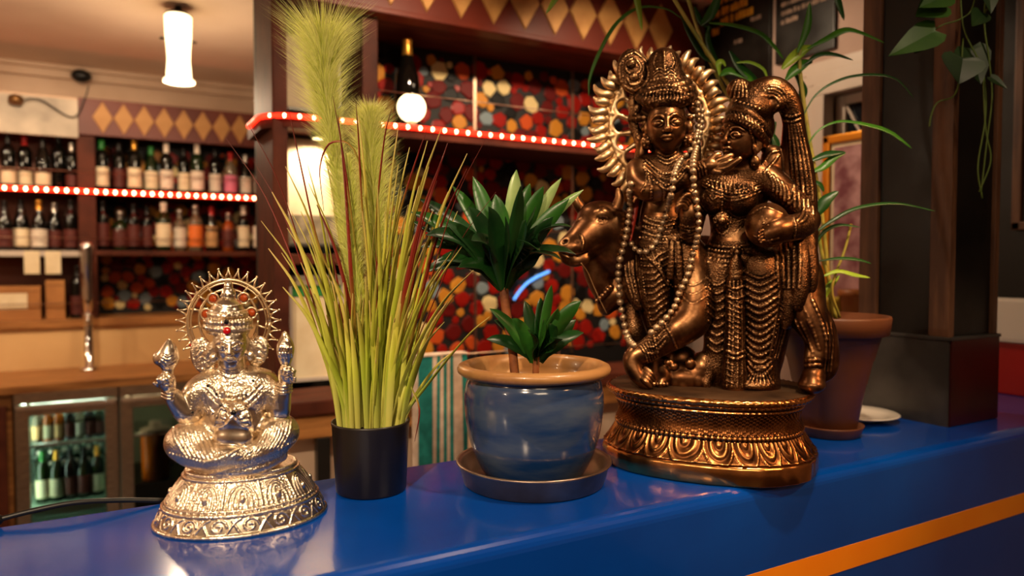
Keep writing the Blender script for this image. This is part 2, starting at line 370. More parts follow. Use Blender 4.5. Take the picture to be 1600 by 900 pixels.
# ================================================================== bottles
LAB = {'cream': M['paper'], 'white': mat('white_label', sr(226,214,196), 0.7, col2=sr(206,190,170), scale=50), 'tan': mat('tan_label', sr(206,160,108), 0.7, col2=sr(180,130,80), scale=50),
       'dark': mat('dark_label', sr(84,30,22), 0.6), 'orange': mat('orange_label', sr(220,110,40), 0.6), 'pink': mat('pink_label', sr(200,110,140), 0.6)}
CAPM = {'black': mat('black_foil', sr(20,16,14), 0.35, 0.3), 'gold': mat('gold_foil', sr(212,150,60), 0.3, 0.8), 'red': mat('red_foil', sr(160,24,18), 0.35, 0.3), 'white': mat('white_foil', sr(226,206,186), 0.4), 'silver': mat('silver_foil', sr(190,180,170), 0.3, 0.9), 'green': mat('green_foil', sr(30,110,40), 0.4)}
SHAPES = {
 'claret':  ([(0.034,0),(0.0365,0.004),(0.0368,0.195),(0.034,0.212),(0.024,0.228),(0.0150,0.242),(0.0140,0.285),(0.0158,0.288),(0.0158,0.296),(0.0125,0.298)], 0.30),
 'burgundy':([(0.037,0),(0.0405,0.004),(0.041,0.140),(0.037,0.175),(0.026,0.212),(0.0165,0.245),(0.0140,0.280),(0.0158,0.284),(0.0158,0.293),(0.0125,0.296)], 0.30),
 'spirit':  ([(0.036,0),(0.0395,0.004),(0.040,0.165),(0.038,0.182),(0.028,0.198),(0.0160,0.208),(0.0150,0.252),(0.0175,0.256),(0.0175,0.274),(0.012,0.276)], 0.28),
 'squat':   ([(0.044,0),(0.048,0.005),(0.049,0.125),(0.045,0.150),(0.032,0.170),(0.0170,0.182),(0.0160,0.215),(0.0190,0.219),(0.0190,0.240),(0.013,0.242)], 0.24),
 'beer':    ([(0.028,0),(0.0305,0.004),(0.031,0.120),(0.028,0.145),(0.0170,0.178),(0.0135,0.195),(0.0125,0.218),(0.0140,0.220),(0.0140,0.228),(0.010,0.230)], 0.23)}
_bm = {}
def rad_at(prof, z):
    for (r0, z0), (r1, z1) in zip(prof, prof[1:]):
        if z0 <= z <= z1: return r0 + (r1-r0)*(z-z0)/max(1e-6, z1-z0)
    return prof[-1][0]
def bottle(loc, shape, glass, lab, cap, label, group, sc=1.0, lz=(0.10, 0.45), rz=0.0, tip=0.0):
    key = (shape, lz)
    if key not in _bm:
        prof, h = SHAPES[shape]
        bme = MB().lathe(prof, 20).mesh('bottle_glass')
        z0, z1 = lz[0]*h, lz[1]*h; n = 20
        lp = [(rad_at(prof, z0 + (z1-z0)*i/3)+0.0006, z0 + (z1-z0)*i/3) for i in range(4)]
        lme = MB(); vs_ = []; fs_ = []
        for (r, z) in lp:
            for k in range(n+1):
                a = PI*0.5 - 1.25*PI/2 + 1.25*PI*k/n + PI; vs_.append((r*math.cos(a), r*math.sin(a), z))
        for i in range(3):
            for k in range(n): fs_.append((i*(n+1)+k, i*(n+1)+k+1, (i+1)*(n+1)+k+1, (i+1)*(n+1)+k))
        lme.add(vs_, fs_, True)
        zc = h*0.80
        cp = [(rad_at(prof, zc)+0.0008, zc)] + [(r+0.0008, z) for r, z in prof if z > zc] + [(0.0005, prof[-1][1]+0.001)]
        _bm[key] = (bme, lme.mesh('bottle_label'), MB().lathe(cp, 16, cap0=False).mesh('bottle_cap'))
        for me in _bm[key]: me.materials.append(None)
    t = thing('bottle', label, 'bottle', loc, rz, group); t.scale = (sc, sc, sc)
    if tip: t.rotation_euler = (tip, 0, rz)
    bme, lme, cme = _bm[key]
    inst(bme, 'glass', t, (0,0,0), mat=glass)
    if lab: inst(lme, 'label', t, (0,0,0), mat=lab)
    if cap: inst(cme, 'cap', t, (0,0,0), mat=cap)
    return t
ORD = ['first','second','third','fourth','fifth','sixth','seventh','eighth','ninth','tenth','eleventh','twelfth','thirteenth','fourteenth','fifteenth']

# ================================================================== mosaic pieces
MOS = [(mat('mosaic_red', sr(160,30,20), 0.3, col2=sr(120,18,14), scale=30, spec=0.15), 34), (mat('mosaic_dark_red', sr(96,18,16), 0.45, spec=0.15), 18), (mat('mosaic_ochre', sr(206,140,48), 0.35, col2=sr(180,112,36), scale=30, spec=0.15), 16),
       (mat('mosaic_black', sr(18,16,16), 0.4, spec=0.15), 16), (mat('mosaic_blue_grey', sr(120,134,140), 0.45, spec=0.15), 9), (mat('mosaic_orange', sr(190,76,30), 0.45, spec=0.15), 9), (mat('mosaic_cream', sr(220,196,140), 0.5, spec=0.15), 5)]
def pebble_mesh(seed):
    r = random.Random(seed); n = r.choice((6,7,8,9)); mb = MB(); vs_ = []
    ang = sorted((k + r.uniform(-.25,.25))*2*PI/n for k in range(n)); rad = [r.uniform(.86,1.06) for _ in range(n)]
    for (q, y) in ((1.0, 0.0), (0.97, -0.7), (0.80, -1.0)):
        vs_ += [(q*rd*math.cos(a), y, q*rd*math.sin(a)) for a, rd in zip(ang, rad)]
    fs_ = []
    for i in range(2):
        for k in range(n): fs_.append((i*n+k, (i+1)*n+k, (i+1)*n+(k+1)%n, i*n+(k+1)%n))
    fs_.append(tuple(2*n+k for k in reversed(range(n))))
    mb.add(vs_, fs_); return mb
PEB = [pebble_mesh(s) for s in range(10)]
def scatter(x0, x1, z0, z1, rmin, rmax, seed, tries=9000):
    r = random.Random(seed); out = []; cell = {}; c = 2*rmax
    for t in range(tries):
        f = 1 - t/tries; rad = rmin + (rmax-rmin)*(f**0.8)*r.uniform(.75,1.0); rad = max(rad, rmin)
        x = r.uniform(x0+rad, x1-rad); z = r.uniform(z0+rad, z1-rad); key = (int(x/c), int(z/c)); ok = True
        for i in (-1,0,1):
            for j in (-1,0,1):
                for (px_, pz_, pr_) in cell.get((key[0]+i, key[1]+j), ()):
                    if (px_-x)**2 + (pz_-z)**2 < (pr_+rad)**2*0.64: ok = False
        if ok: out.append((x, z, rad)); cell.setdefault(key, []).append((x, z, rad))
    return out
def pick(r):
    tot = sum(w for _, w in MOS); v = r.uniform(0, tot)
    for m, w in MOS:
        v -= w
        if v <= 0: return m
    return MOS[0][0]
def mosaic(parent, y, x0, x1, z0, z1, rmin, rmax, seed, singles, vis=lambda x, z: True):
    pts = scatter(x0, x1, z0, z1, rmin, rmax, seed)
    r = random.Random(seed+1); pts.sort(key=lambda p: (not vis(p[0], p[1]), -p[2]))
    meshes = []
    for pb in PEB:
        me = pb.mesh('mosaic_tile'); me.materials.append(None); meshes.append(me)
    for (x, z, rad) in pts[:singles]:
        inst(r.choice(meshes), 'mosaic_tile', parent, (x, y, z), (0, r.uniform(0, 6.28), 0), (rad, 0.005+rad*0.05, rad), pick(r))
    by = {}
    for (x, z, rad) in pts[singles:]:
        m = pick(r); pb = r.choice(PEB); mb = by.setdefault(m, MB()); a = r.uniform(0, 6.28); ca, sa = math.cos(a)*rad, math.sin(a)*rad; d = 0.005+rad*0.05
        mb.add([(x + vx*ca + vz*sa, y + vy*d, z - vx*sa + vz*ca) for vx, vy, vz in pb.v], pb.f)
    if by:
        allm = MB(); idx = []; ms = list(by)
        for i, m in enumerate(ms):
            allm.add(by[m].v, by[m].f); idx += [i]*len(by[m].f)
        me = allm.mesh('mosaic_field')
        for m in ms: me.materials.append(m)
        me.polygons.foreach_set('material_index', idx)
        o = obj('mosaic_field', me, None, parent, kind='stuff')

# ================================================================== central shelf unit
YU = 2.45; UD = 0.30
xl = onY(427,300,YU).x; xr = onY(1077,80,YU).x
zv = onY(760,52,YU).z; zsf = onY(800,212,YU).z; zct = 1.075; zs2 = onY(470,397,YU).z
un = thing('shelf_unit', 'red brown bar shelf unit with mosaic back and diamond valance', 'shelving', (0.5*(xl+xr), YU+UD/2, 0))
yb = YU+UD
bk = obj('back_panel', MB().box((xl,yb,0.0),(xr,yb+0.03,H-0.002)), M['grout'], un)
obj('side_panel', MB().cbox((xl,YU,0),(xl+0.03,yb,H-0.002),0.004), M['wood_red'], un)
obj('side_panel', MB().cbox((xr-0.03,YU,0),(xr,yb,H-0.002),0.004), M['wood_red'], un)
obj('front_stile', MB().cbox((xl-0.004,YU-0.02,0),(xl+0.045,YU,H-0.002),0.006), M['wood_red'], un)
va = obj('valance', MB().cbox((xl-0.01,YU-0.045,zv),(xr+0.005,YU-0.02,H-0.002),0.004), M['valance_red'], un)
obj('valance_lip', MB().cbox((xl-0.01,YU-0.058,zv-0.012),(xr+0.005,YU+0.02,zv+0.006),0.005), M['valance_red'], un)
obj('soffit_board', MB().box((xl+0.03,YU-0.02,zv),(xr-0.03,yb,zv+0.02)), M['wood_red'], un)
def diamonds(parent, y, xa, pitch, n, zlo, zhi, gold, rim):
    zc_, hh, hw = 0.5*(zlo+zhi), 0.5*(zhi-zlo), pitch*0.5*0.985
    mb = MB().add([(0,-0.010,-hh*.0),( -hw,0,0),(0,0,-hh),(hw,0,0),(0,0,hh), (-hw*.93,-0.007,0),(0,-0.007,-hh*.93),(hw*.93,-0.007,0),(0,-0.007,hh*.93)],
        [(1,2,6,5),(2,3,7,6),(3,4,8,7),(4,1,5,8),(5,6,7,8)])
    me = mb.mesh('diamond'); me.materials.append(gold)
    for k in range(n): inst(me, 'diamond', parent, (xa + pitch*k, y, zc_))
xa = onY(820,20,YU-0.045).x; xb = onY(953,30,YU-0.045).x; pit = (xb-xa)/3.0
k0 = int((xa-xl-0.06)/pit); nd = int((xr-(xa-k0*pit))/pit)
diamonds(va, YU-0.0455, xa-k0*pit, pit, nd, zv+0.02, zv+0.02+pit*1.62, M['gold_paint'], None)
# lit shelf with a rounded left end
rc = 0.10; path = [(xl-0.03, YU+0.22)]
for i in range(9):
    a = PI + i*PI/2/8; path.append((xl-0.03+rc+rc*math.cos(a), YU-0.03+rc+rc*math.sin(a)))
path.append((xr-0.01, YU-0.03))
poly = [(x, y) for x, y in path] + [(xr-0.01, yb-0.001), (xl-0.03, yb-0.001)]
obj('lit_shelf', MB().prism([Vector((x,y,zsf-0.05)) for x, y in poly], (0,0,0), (0,0,0.05)), M['wood_red'], un)
dx = onY(578,120,YU).x
obj('divider', MB().cbox((dx-0.028,YU-0.005,zsf),(dx+0.028,yb-0.001,zv),0.004), M['wood_red'], un)
obj('small_shelf', MB().cbox((xl+0.03,YU+0.0,zs2-0.035),(dx+0.02,yb-0.001,zs2),0.004), M['wood_red'], un)
obj('divider', MB().cbox((dx-0.02,YU+0.02,zct),(dx+0.02,yb-0.001,zsf-0.05),0.004), M['wood_red'], un)
# mosaic: single pieces where the photo shows them, the rest as one field
for px_ in (741, 893, 1010):
    xx = onY(px_,250,yb).x
    obj('joint_strip', MB().box((xx-0.006,yb-0.008,zct),(xx+0.006,yb,zv)), M['wire'], un)
def vis_m(x, z):
    D = x*SA + yb*CA; lat = x*CA - yb*SA; px_ = 800+FPX*lat/D; py_ = 410 - FPX*(z-CZ)/D
    return 590 < px_ < 930 and py_ < 550 and not (690 < px_ < 900 and 330 < py_ < 450)
mosaic(bk, yb, dx+0.03, xr-0.03, zct+0.01, zv-0.01, 0.012, 0.044, 5, 300, vis_m)
# back counter under the unit
bc = thing('back_counter', 'wooden back counter with cream front under the mosaic shelves', 'counter', (1.3,2.3,0))
obj('worktop', MB().cbox((xl-0.05,2.18,zct-0.045),(xr,YU-0.02,zct-0.001),0.006), M['wood_red'], bc)
obj('apron', MB().cbox((xl-0.04,2.20,zct-0.12),(xr,2.23,zct-0.046),0.004), M['wood_counter'], bc)
obj('front_panel', MB().box((xl-0.03,2.30,0.0),(xr,2.33,zct-0.046)), M['cream'], bc)
lx = onY(505,690,2.2).x
obj('leg', MB().cbox((lx-0.02,2.19,0),(lx+0.02,2.23,zct-0.12),0.003), M['black_plastic'], bc)
# towel over a steel rail
tx0, tx1 = onY(643,560,2.02).x, onY(728,560,2.02).x; tz = onY(690,553,2.02).z; tb = onY(690,729,2.02).z-0.1
rl = thing('towel_rail', 'thin steel towel rail behind the counter', 'rail', (tx0-0.05,2.02,0))
rm = MB().tube([(tx0-0.06,2.03,0.002),(tx0-0.06,2.03,tz-0.006),(tx1+0.35,2.03,tz-0.006),(tx1+0.35,2.03,0.002)], 0.006, 8)
obj('rail_tube', rm, M['wire'], rl)
tw = thing('tea_towel', 'white tea towel with teal stripes hanging behind the blue pot', 'towel', (0.5*(tx0+tx1),2.02,tz))
white_t = mat('towel_cotton', sr(226,206,188), 0.9, col2=sr(206,184,164), scale=40, bump=0.3, bscale=160); teal_t = mat('towel_teal', sr(34,140,134), 0.9, col2=sr(24,116,112), scale=40, bump=0.3, bscale=160)
cuts = [0,0.10,0.36,0.44,0.50,0.56,0.62,0.68,0.74,0.90,1.0]; 
nz = 16
def cloth(u, v):
    d = 0.008*math.sin(u*9)*v + 0.004*math.sin(u*23+1)*v
    return (tx0 + (tx1-tx0)*u + 0.012*(v*0.6)*(u-0.5), 2.018 - 0.006 - d, tz - (tz-tb)*v)
for i in range(len(cuts)-1):
    mb = MB(); nn = 4; vs_ = []; fs_ = []
    for j in range(nz+1):
        for q in range(nn+1):
            u = cuts[i] + (cuts[i+1]-cuts[i])*q/nn; p = cloth(u, j/nz); vs_.append(p)
    m2 = len(vs_); vs_ += [(x, y+0.003, z) for x, y, z in vs_]
    for j in range(nz):
        for q in range(nn):
            a = j*(nn+1)+q; fs_ += [(a, a+1, a+nn+2, a+nn+1), (m2+a, m2+a+nn+1, m2+a+nn+2, m2+a+1)]
    mb.add(vs_, fs_, True)
    obj('stripe' if i % 2 else 'cloth_band', mb, teal_t if i % 2 else white_t, tw)
mb = MB(); mb.cbox((tx0,2.008,tz-0.004),(tx1,2.05,tz+0.002),0.002); obj('top_fold', mb, white_t, tw)

# things in the unit
def picture(name, label, px0, px1, py0, py1, Y, lean, frame_m, parts):
    a = onY(px0, py1, Y); b = onY(px1, py0, Y); zb_ = a.z; w = b.x-a.x; h = b.z-a.z
    t = thing(name, label, 'picture' if 'poster' in label or 'print' in label else 'panel', (a.x+w/2, Y, zb_)); t.rotation_euler = (-lean, 0, 0)
    fm = MB(); e = 0.014
    for (p, q) in [((-w/2,0),(w/2,e)), ((-w/2,h-e),(w/2,h)), ((-w/2,e),(-w/2+e,h-e)), ((w/2-e,e),(w/2,h-e))]: fm.cbox((p[0],-0.012,p[1]),(q[0],0.006,q[1]),0.003)
    obj('frame', fm, frame_m, t, local=True)
    for (nm, f0, f1, m) in parts: obj(nm, MB().box((-w/2+e,-0.004,e+(h-2*e)*f0),(w/2-e,0.004,e+(h-2*e)*f1)), m, t, local=True)
    return t
grey_frame = mat('grey_frame', sr(70,66,60), 0.35, 0.4)
picture('framed_poster', 'cream poster in a grey frame leaning under the lit shelf', 441, 545, 216, 386, YU+0.08, 0.06, grey_frame,
        [('picture_strip', 0.0, 0.27, mat('grey_illustration', sr(150,136,110), 0.7, col2=sr(84,76,60), scale=26, detail=6)), ('poster_paper', 0.27, 1.0, M['paper'])])
picture('wall_notice', 'pale notice panel with a green header below the small shelf', 452, 540, 430, 598, YU+0.06, 0.05, M['white_paint'],
        [('notice_sheet', 0.0, 0.82, M['paper']), ('green_header', 0.83, 0.94, mat('green_print', sr(40,130,60), 0.6)), ('notice_sheet', 0.94, 1.0, M['paper'])])
picture('framed_print', 'pale framed print in the top left compartment behind the plume', 440, 532, 38, 172, YU+0.16, 0.04, grey_frame, [('print_sheet', 0, 1, mat('pale_print', sr(190,170,140), 0.7, col2=sr(140,120,96), scale=5))])
zlit = zsf
bx = onY(643,180,YU+0.06)
bottle((bx.x, YU+0.10, zlit), 'burgundy', M['glass_dark'], None, CAPM['tan'] if 'tan' in CAPM else CAPM['gold'], 'dark wine bottle with gold foil behind the glowing globe', None, 1.15)
gx = onY(643,163,YU+0.015); gr = 0.0515
gl = thing('globe_lamp', 'glowing round white globe lamp on the lit shelf', 'lamp', (gx.x, YU+0.015, zlit))
obj('lamp_base', MB().lathe([(0.03,0),(0.03,0.006),(0.018,0.010),(0.016,0.018)], 20), M['wire'], gl, local=True)
obj('globe', MB().sphere((0,0,0.016+gr), gr, 24, 16), M['glow'], gl, local=True)
# guard wires and rope light on the unit
def wire(name, label, a, b, r=0.0022, m=None, grp='guard wires along the shelves'):
    t = thing(name, label, 'wire', a, group=grp); obj('steel_line', MB().tube([a, b], r, 6), m or M['wire'], t); return t
def wire_px(label, Y, p, x0_, x1_):
    z = onY(p[0], p[1], Y).z; wire('guard_wire', label, (x0_, Y, z), (x1_, Y, z))
wire_px('guard wire above the lit shelf in front of the mosaic', YU-0.015, (760,161), dx+0.03, xr-0.03)
wire_px('guard wire across the mosaic at the height of the bull', YU-0.0, (870,362), dx+0.02, xr-0.03)
wire_px('guard wire low across the mosaic just above the back counter', YU-0.0, (940,538), dx+0.02, xr-0.03)
def rope(label, pts, spacing, rad, z):
    t = thing('rope_light', label, 'light', (pts[0][0], pts[0][1], z), group='red rope lights along the shelf edges')
    P3 = [Vector((x, y, z)) for x, y in pts]
    obj('red_tube', MB().tube(P3, rad, 8), M['led_tube'], t)
    me = MB().sphere((0,0,0), rad*0.86, 8, 6).mesh('bulb'); me.materials.append(M['led_bulb'])
    acc = 0.0
    for a, b in zip(P3, P3[1:]):
        L = (b-a).length; s = acc
        while s < L:
            c = a + (b-a)*(s/L); inst(me, 'bulb', t, c - t.location + Vector((0,-rad*0.35,0))); s += spacing
        acc = s - L
    return t
rp = [(x, y) for x, y in path]
rp = [(rp[0][0]-0.008, rp[0][1])] + [(x - 0.008*max(0, (xl+0.07-x)/0.1), y-0.008) for x, y in rp[1:]]
rope('red rope light around the lit shelf in front of the mosaic', rp, 0.047, 0.0085, zsf-0.014)

# ================================================================== far shelves on the left
YL = 4.62
def X_(px_): return onY(px_, 300, YL).x
def Z_(px_, py_): return onY(px_, py_, YL).z
xL, xU, xR = -3.9, X_(135), X_(440)
zled, zmid, zlow, zval = Z_(200,298), Z_(240,392), Z_(120,498), Z_(275,222)
ztop = Z_(275,168)
fs = thing('back_bar_shelves', 'tall back bar shelves with red rope light and diamond valance', 'shelving', (0.5*(xL+xR), YL+0.15, zlow-0.05))
obj('back_panel', MB().box((xL,YB-0.06,zlow-0.045),(xU,YB-0.03,ztop)), mat('brown_back_board', sr(120,66,46), 0.6, col2=sr(92,48,32), scale=3), fs)
bp2 = obj('mosaic_panel', MB().box((xU,YB-0.06,zlow-0.045),(xR,YB-0.03,ztop)), M['grout'], fs)
obj('upright', MB().cbox((xU-0.04,YL-0.005,zlow),(xU+0.045,YB-0.06,ztop),0.005), M['wood_red'], fs)
obj('upright', MB().cbox((xR-0.04,YL-0.005,zlow),(xR,YB-0.06,ztop),0.005), M['wood_red'], fs)
obj('shelf_board', MB().cbox((xL,YL-0.01,zled-0.03),(xR,YB-0.06,zled),0.004), M['wood_red'], fs)
obj('shelf_board', MB().cbox((xU,YL-0.01,zmid-0.028),(xR,YB-0.06,zmid),0.004), M['wood_red'], fs)
zmidl = zmid-0.004
obj('shelf_board', MB().cbox((xL,YL-0.01,zmidl-0.03),(xU-0.04,YB-0.06,zmidl),0.004), M['white_paint'], fs, label='pale shelf board')
obj('bottom_board', MB().cbox((xL,YL-0.02,zlow-0.045),(xR,YB-0.06,zlow),0.004), M['wood_counter'], fs)
v2 = obj('valance', MB().cbox((xU-0.03,YL-0.03,zval),(xR,YL-0.006,ztop),0.003), mat('valance_brown', sr(110,48,34), 0.5, col2=sr(90,36,26), scale=3), fs)
p2 = (X_(375)-X_(163))/7.0
diamonds(v2, YL-0.0305, X_(163), p2, 8, zval+0.012, ztop-0.012, M['tan_paint'], None)
stain = mat('stained_white_board', sr(206,190,170), 0.6, col2=sr(120,110,100), scale=3.2, detail=6, contrast=(0.52,0.8))
obj('fascia', MB().cbox((xL,YL-0.03,Z_(60,212)),(xU-0.031,YL-0.006,Z_(60,152)),0.004), stain, fs, label='stained white fascia board')
obj('top_board', MB().box((xL,YL-0.006,ztop-0.03),(xR,YB-0.06,ztop)), M['cream'], fs)
mosaic(bp2, YB-0.06, xU+0.05, xR-0.04, zlow+0.01, zval, 0.014, 0.045, 21, 0)
wire('guard_wire', 'guard wire in front of the top bottle row', (xL,YL-0.005,Z_(200,272)), (xR,YL-0.005,Z_(200,272)), 0.003)
wire('guard_wire', 'guard wire in front of the middle bottle row', (xL,YL-0.005,Z_(200,373)), (xR,YL-0.005,Z_(200,373)), 0.003)
wire('guard_wire', 'guard wire above the pale splashback', (xL,YL-0.005,Z_(220,471)), (xR,YL-0.005,Z_(220,471)), 0.003)
rope('red rope light along the far shelf between two bottle rows', [(xL,YL-0.022),(xR,YL-0.022)], 0.0462, 0.012, zled-0.015)
# splashback, wooden worktop, fridges
YW = 4.10; zwk = 0.915
sp = struct('wall_splashback', MB().box((xL,YL+0.005,zwk),(xR,YL+0.03,zlow-0.046)), mat('pale_splashback', sr(226,186,130), 0.6, col2=sr(206,164,110), scale=2))
wt = thing('back_worktop', 'long light wooden worktop above the steel fridges', 'worktop', (xL,YW,zwk-0.05))
obj('wood_slab', MB().cbox((xL,YW-0.02,zwk-0.045),(xR+0.25,YL+0.03,zwk),0.006), M['wood_counter'], wt)
rnd = random.Random(11)
G = {'d': M['glass_dark'], 'g': M['glass_green'], 'c': M['glass_clear'], 'a': M['glass_amber']}
GN = {'d': 'dark glass', 'g': 'green glass', 'c': 'clear glass', 'a': 'amber'}
SN = {'claret': 'wine bottle', 'burgundy': 'wine bottle', 'spirit': 'spirit bottle', 'squat': 'squat bottle', 'beer': 'beer bottle'}
def row(z, spec, where, grp, yy=None, lz=(0.08,0.42)):
    for i, (px_, shp, gls, lab, cap, sc) in enumerate(spec):
        y = YL + 0.055 if yy is None else yy
        y += 0.04*(i % 2)
        p = onY(px_, 300, y)
        l = ('with %s label' % lab) if lab else 'without label'
        bottle((p.x, y, z+0.0005), shp, G[gls], LAB.get(lab), CAPM.get(cap), '%s %s %s, %s from left, %s' % (GN[gls], SN[shp], l, ORD[i], where), grp, sc, lz, rz=-0.42+rnd.uniform(-.1,.1))
row(zled, [(14,'claret','d','cream','black',.93),(40,'claret','d','cream','red',.95),(68,'burgundy','d','cream','black',.9),(93,'claret','d',None,'black',1.0),(113,'claret','d','dark','silver',.85)], 'lit shelf left of upright', 'bottles on the lit far shelf', lz=(0.05,0.30))
row(zled, [(160,'claret','d','cream','green',.95),(187,'claret','d','dark','black',.95),(211,'claret','d','cream','gold',.98),(237,'burgundy','g','cream','green',.92),(261,'claret','d','white','white',.97),(288,'claret','d','cream','black',.92),(309,'claret','g','white','white',1.0),(337,'claret','d','white','black',.95),(361,'spirit','c','pink','red',.95),(384,'burgundy','d','white','silver',.88),(407,'claret','d','white','black',.93)], 'lit shelf right of upright', 'bottles on the lit far shelf', lz=(0.08,0.45))
row(zmidl, [(6,'burgundy','d','dark','black',.9),(32,'burgundy','d','cream','black',.95),(60,'burgundy','d','white','gold',.93),(84,'burgundy','d','dark','silver',.9),(110,'claret','d','dark','black',.95)], 'pale shelf left of upright', 'bottles on the middle far shelf')
row(zmid, [(160,'claret','d','dark','black',.93),(187,'squat','g','dark','silver',.95),(208,'claret','d','dark','black',.9),(229,'claret','d','dark','black',.88),(255,'spirit','g','cream','white',1.03),(280,'spirit','c','white','silver',.9),(305,'spirit','c','orange','silver',1.0),(330,'burgundy','d','tan','red',.92),(356,'spirit','a','dark','silver',.85),(380,'claret','d','cream','white',.95),(404,'claret','d','white','gold',.95)], 'middle shelf right of upright', 'bottles on the middle far shelf', lz=(0.10,0.55))
row(zlow, [(118,'claret','d','dark','black',.98)], 'beside carton on bottom shelf', 'bottles on the bottom far shelf')
row(zlow, [(410,'claret','d',None,'white',.92)], 'right end of bottom shelf', 'bottles on the bottom far shelf')
# cartons, papers, chrome tap
card = mat('carton_board', sr(186,128,70), 0.75, col2=sr(160,104,54), scale=6)
def carton(px0, px1, py, d, label, lab=None):
    a = onY(px0, 400, YL+0.02); b = onY(px1, 400, YL+0.02); z1 = onY(0.5*(px0+px1), py, YL+0.02).z
    t = thing('carton', label, 'carton', (0.5*(a.x+b.x), YL+0.02+d/2, zlow), group='cartons on the bottom far shelf')
    obj('carton_body', MB().cbox((a.x,YL+0.02,zlow+0.0005),(b.x,YL+0.02+d,z1),0.003), card, t)
    obj('flap_line', MB().box((a.x+0.004,YL+0.0185,z1-0.03),(b.x-0.004,YL+0.0205,z1-0.026)), mat('carton_edge', sr(120,78,40), 0.8), t)
    if lab: obj('carton_label', MB().box((a.x-0.001,YL+0.017,zlow+lab[0]),(b.x-0.06,YL+0.0205,zlow+lab[1])), M['paper'], t)
carton(-60, 62, 448, 0.22, 'wide brown carton with a cream label on the bottom shelf', (0.06,0.145))
carton(70, 100, 438, 0.16, 'narrow upright brown carton on the bottom shelf')
for i, px_ in enumerate((50, 83)):
    a = onY(px_-12, 428, YL-0.014); b = onY(px_+12, 402, YL-0.014)
    o = obj('pinned_note', MB().box((a.x,YL-0.016,a.z),(b.x,YL-0.013,zmidl-0.001)), M['paper']); tag(o, 'small cream note hanging under the pale shelf, %s of two' % ('left' if i == 0 else 'right'), 'note', 'notes under the pale shelf')
tp = onY(137,440,YL-0.12)
ft = thing('beer_tap', 'tall chrome beer tap standing before the far shelves', 'tap', (tp.x,YL-0.15,zwk))
zt0, zt1 = onY(137,495,YL-0.15).z, onY(137,378,YL-0.15).z
obj('column', MB().lathe([(0.045,0),(0.045,0.012),(0.022,0.02),(0.022,zt0-zwk),(0.026,zt0-zwk+0.01),(0.022,zt0-zwk+0.02)],20), M['chrome'], ft, local=True)
obj('handle', MB().lathe([(0.018,zt0-zwk+0.02),(0.024,zt0-zwk+0.10),(0.026,zt1-zwk-0.12),(0.034,zt1-zwk-0.03),(0.030,zt1-zwk-0.005),(0.012,zt1-zwk)],20), M['chrome'], ft, local=True)
obj('spout', MB().tube([(0,0,zt0-zwk+0.0),(0,-0.06,zt0-zwk+0.005),(0,-0.075,zt0-zwk-0.04)],0.009,8), M['chrome'], ft, local=True)
# steel fridges
def fridge(px0, px1, label, warm):
    a = onY(px0, 600, YW); b = onY(px1, 600, YW); x0_, x1_ = a.x, b.x-0.004; zt = zwk-0.047; z0_ = 0.10
    t = thing('bar_fridge', label, 'fridge', (0.5*(x0_+x1_), YW+0.2, 0), group='steel bar fridges under the worktop')
    c = MB(); c.box((x0_,YW+0.03,0.002),(x0_+0.02,YL,zt)).box((x1_-0.02,YW+0.03,0.002),(x1_,YL,zt)).box((x0_,YL-0.02,0.002),(x1_,YL,zt)).box((x0_,YW+0.03,0.002),(x1_,YL,z0_)).box((x0_,YW+0.03,zt-0.03),(x1_,YL,zt))
    obj('cabinet', c, mat('fridge_lining', sr(190,206,190), 0.35, 0.0), t)
    obj('top_rail', MB().cbox((x0_,YW+0.0,zt-0.05),(x1_,YW+0.035,zt),0.004), M['steel'], t)
    dr = obj('door_frame', None or MB().cbox((x0_+0.003,YW-0.005,z0_),(x0_+0.06,YW+0.028,zt-0.055),0.004).cbox((x1_-0.06,YW-0.005,z0_),(x1_-0.003,YW+0.028,zt-0.055),0.004).cbox((x0_+0.06,YW-0.005,zt-0.11),(x1_-0.06,YW+0.028,zt-0.055),0.004).cbox((x0_+0.06,YW-0.005,z0_),(x1_-0.06,YW+0.028,z0_+0.05),0.004), M['steel'], t)
    obj('handle', MB().cbox((x0_+0.01,YW-0.028,zt-0.078),(x1_-0.01,YW-0.006,zt-0.06),0.004), M['chrome'], dr)
    obj('glass', MB().box((x0_+0.06,YW+0.008,z0_+0.05),(x1_-0.06,YW+0.012,zt-0.11)), M['pane'], dr)
    sh = [0.36, 0.60]
    for z in sh[1:]:
        s_ = MB()
        for k in range(9):
            y = YW+0.06+k*0.045; s_.tube([(x0_+0.021,y,z),(x1_-0.021,y,z)],0.0025,5)
        s_.cbox((x0_+0.021,YW+0.045,z-0.006),(x1_-0.021,YW+0.055,z+0.006),0.002)
        obj('wire_shelf', s_, M['chrome'], t)
    em = mat('fridge_lamp', (1,1,1,1), 0.3, emit=(0.75,1.0,0.80,1) if not warm else (1.0,0.75,0.4,1), estr=22 if not warm else 2.5)
    obj('lamp_tube', MB().tube([(x0_+0.035,YW+0.06,z0_+0.06),(x0_+0.035,YW+0.06,zt-0.05)],0.008,8), em, t)
    obj('lamp_tube', MB().tube([(x0_+0.06,YW+0.09,zt-0.045),(x1_-0.06,YW+0.09,zt-0.045)],0.008,8), em, t)
    return x0_, x1_, z0_, zt
fx0, fx1, fz0, fzt = fridge(20, 186, 'steel fridge with glass door and green lit bottles', False)
fy = YW+0.11
sp_ = [('beer','c','tan','silver'),('beer','a','cream','gold'),('beer','a','tan','gold'),('beer','d','dark','silver'),('beer','c','white','silver'),('beer','d','dark','black'),('beer','g','dark','silver')]
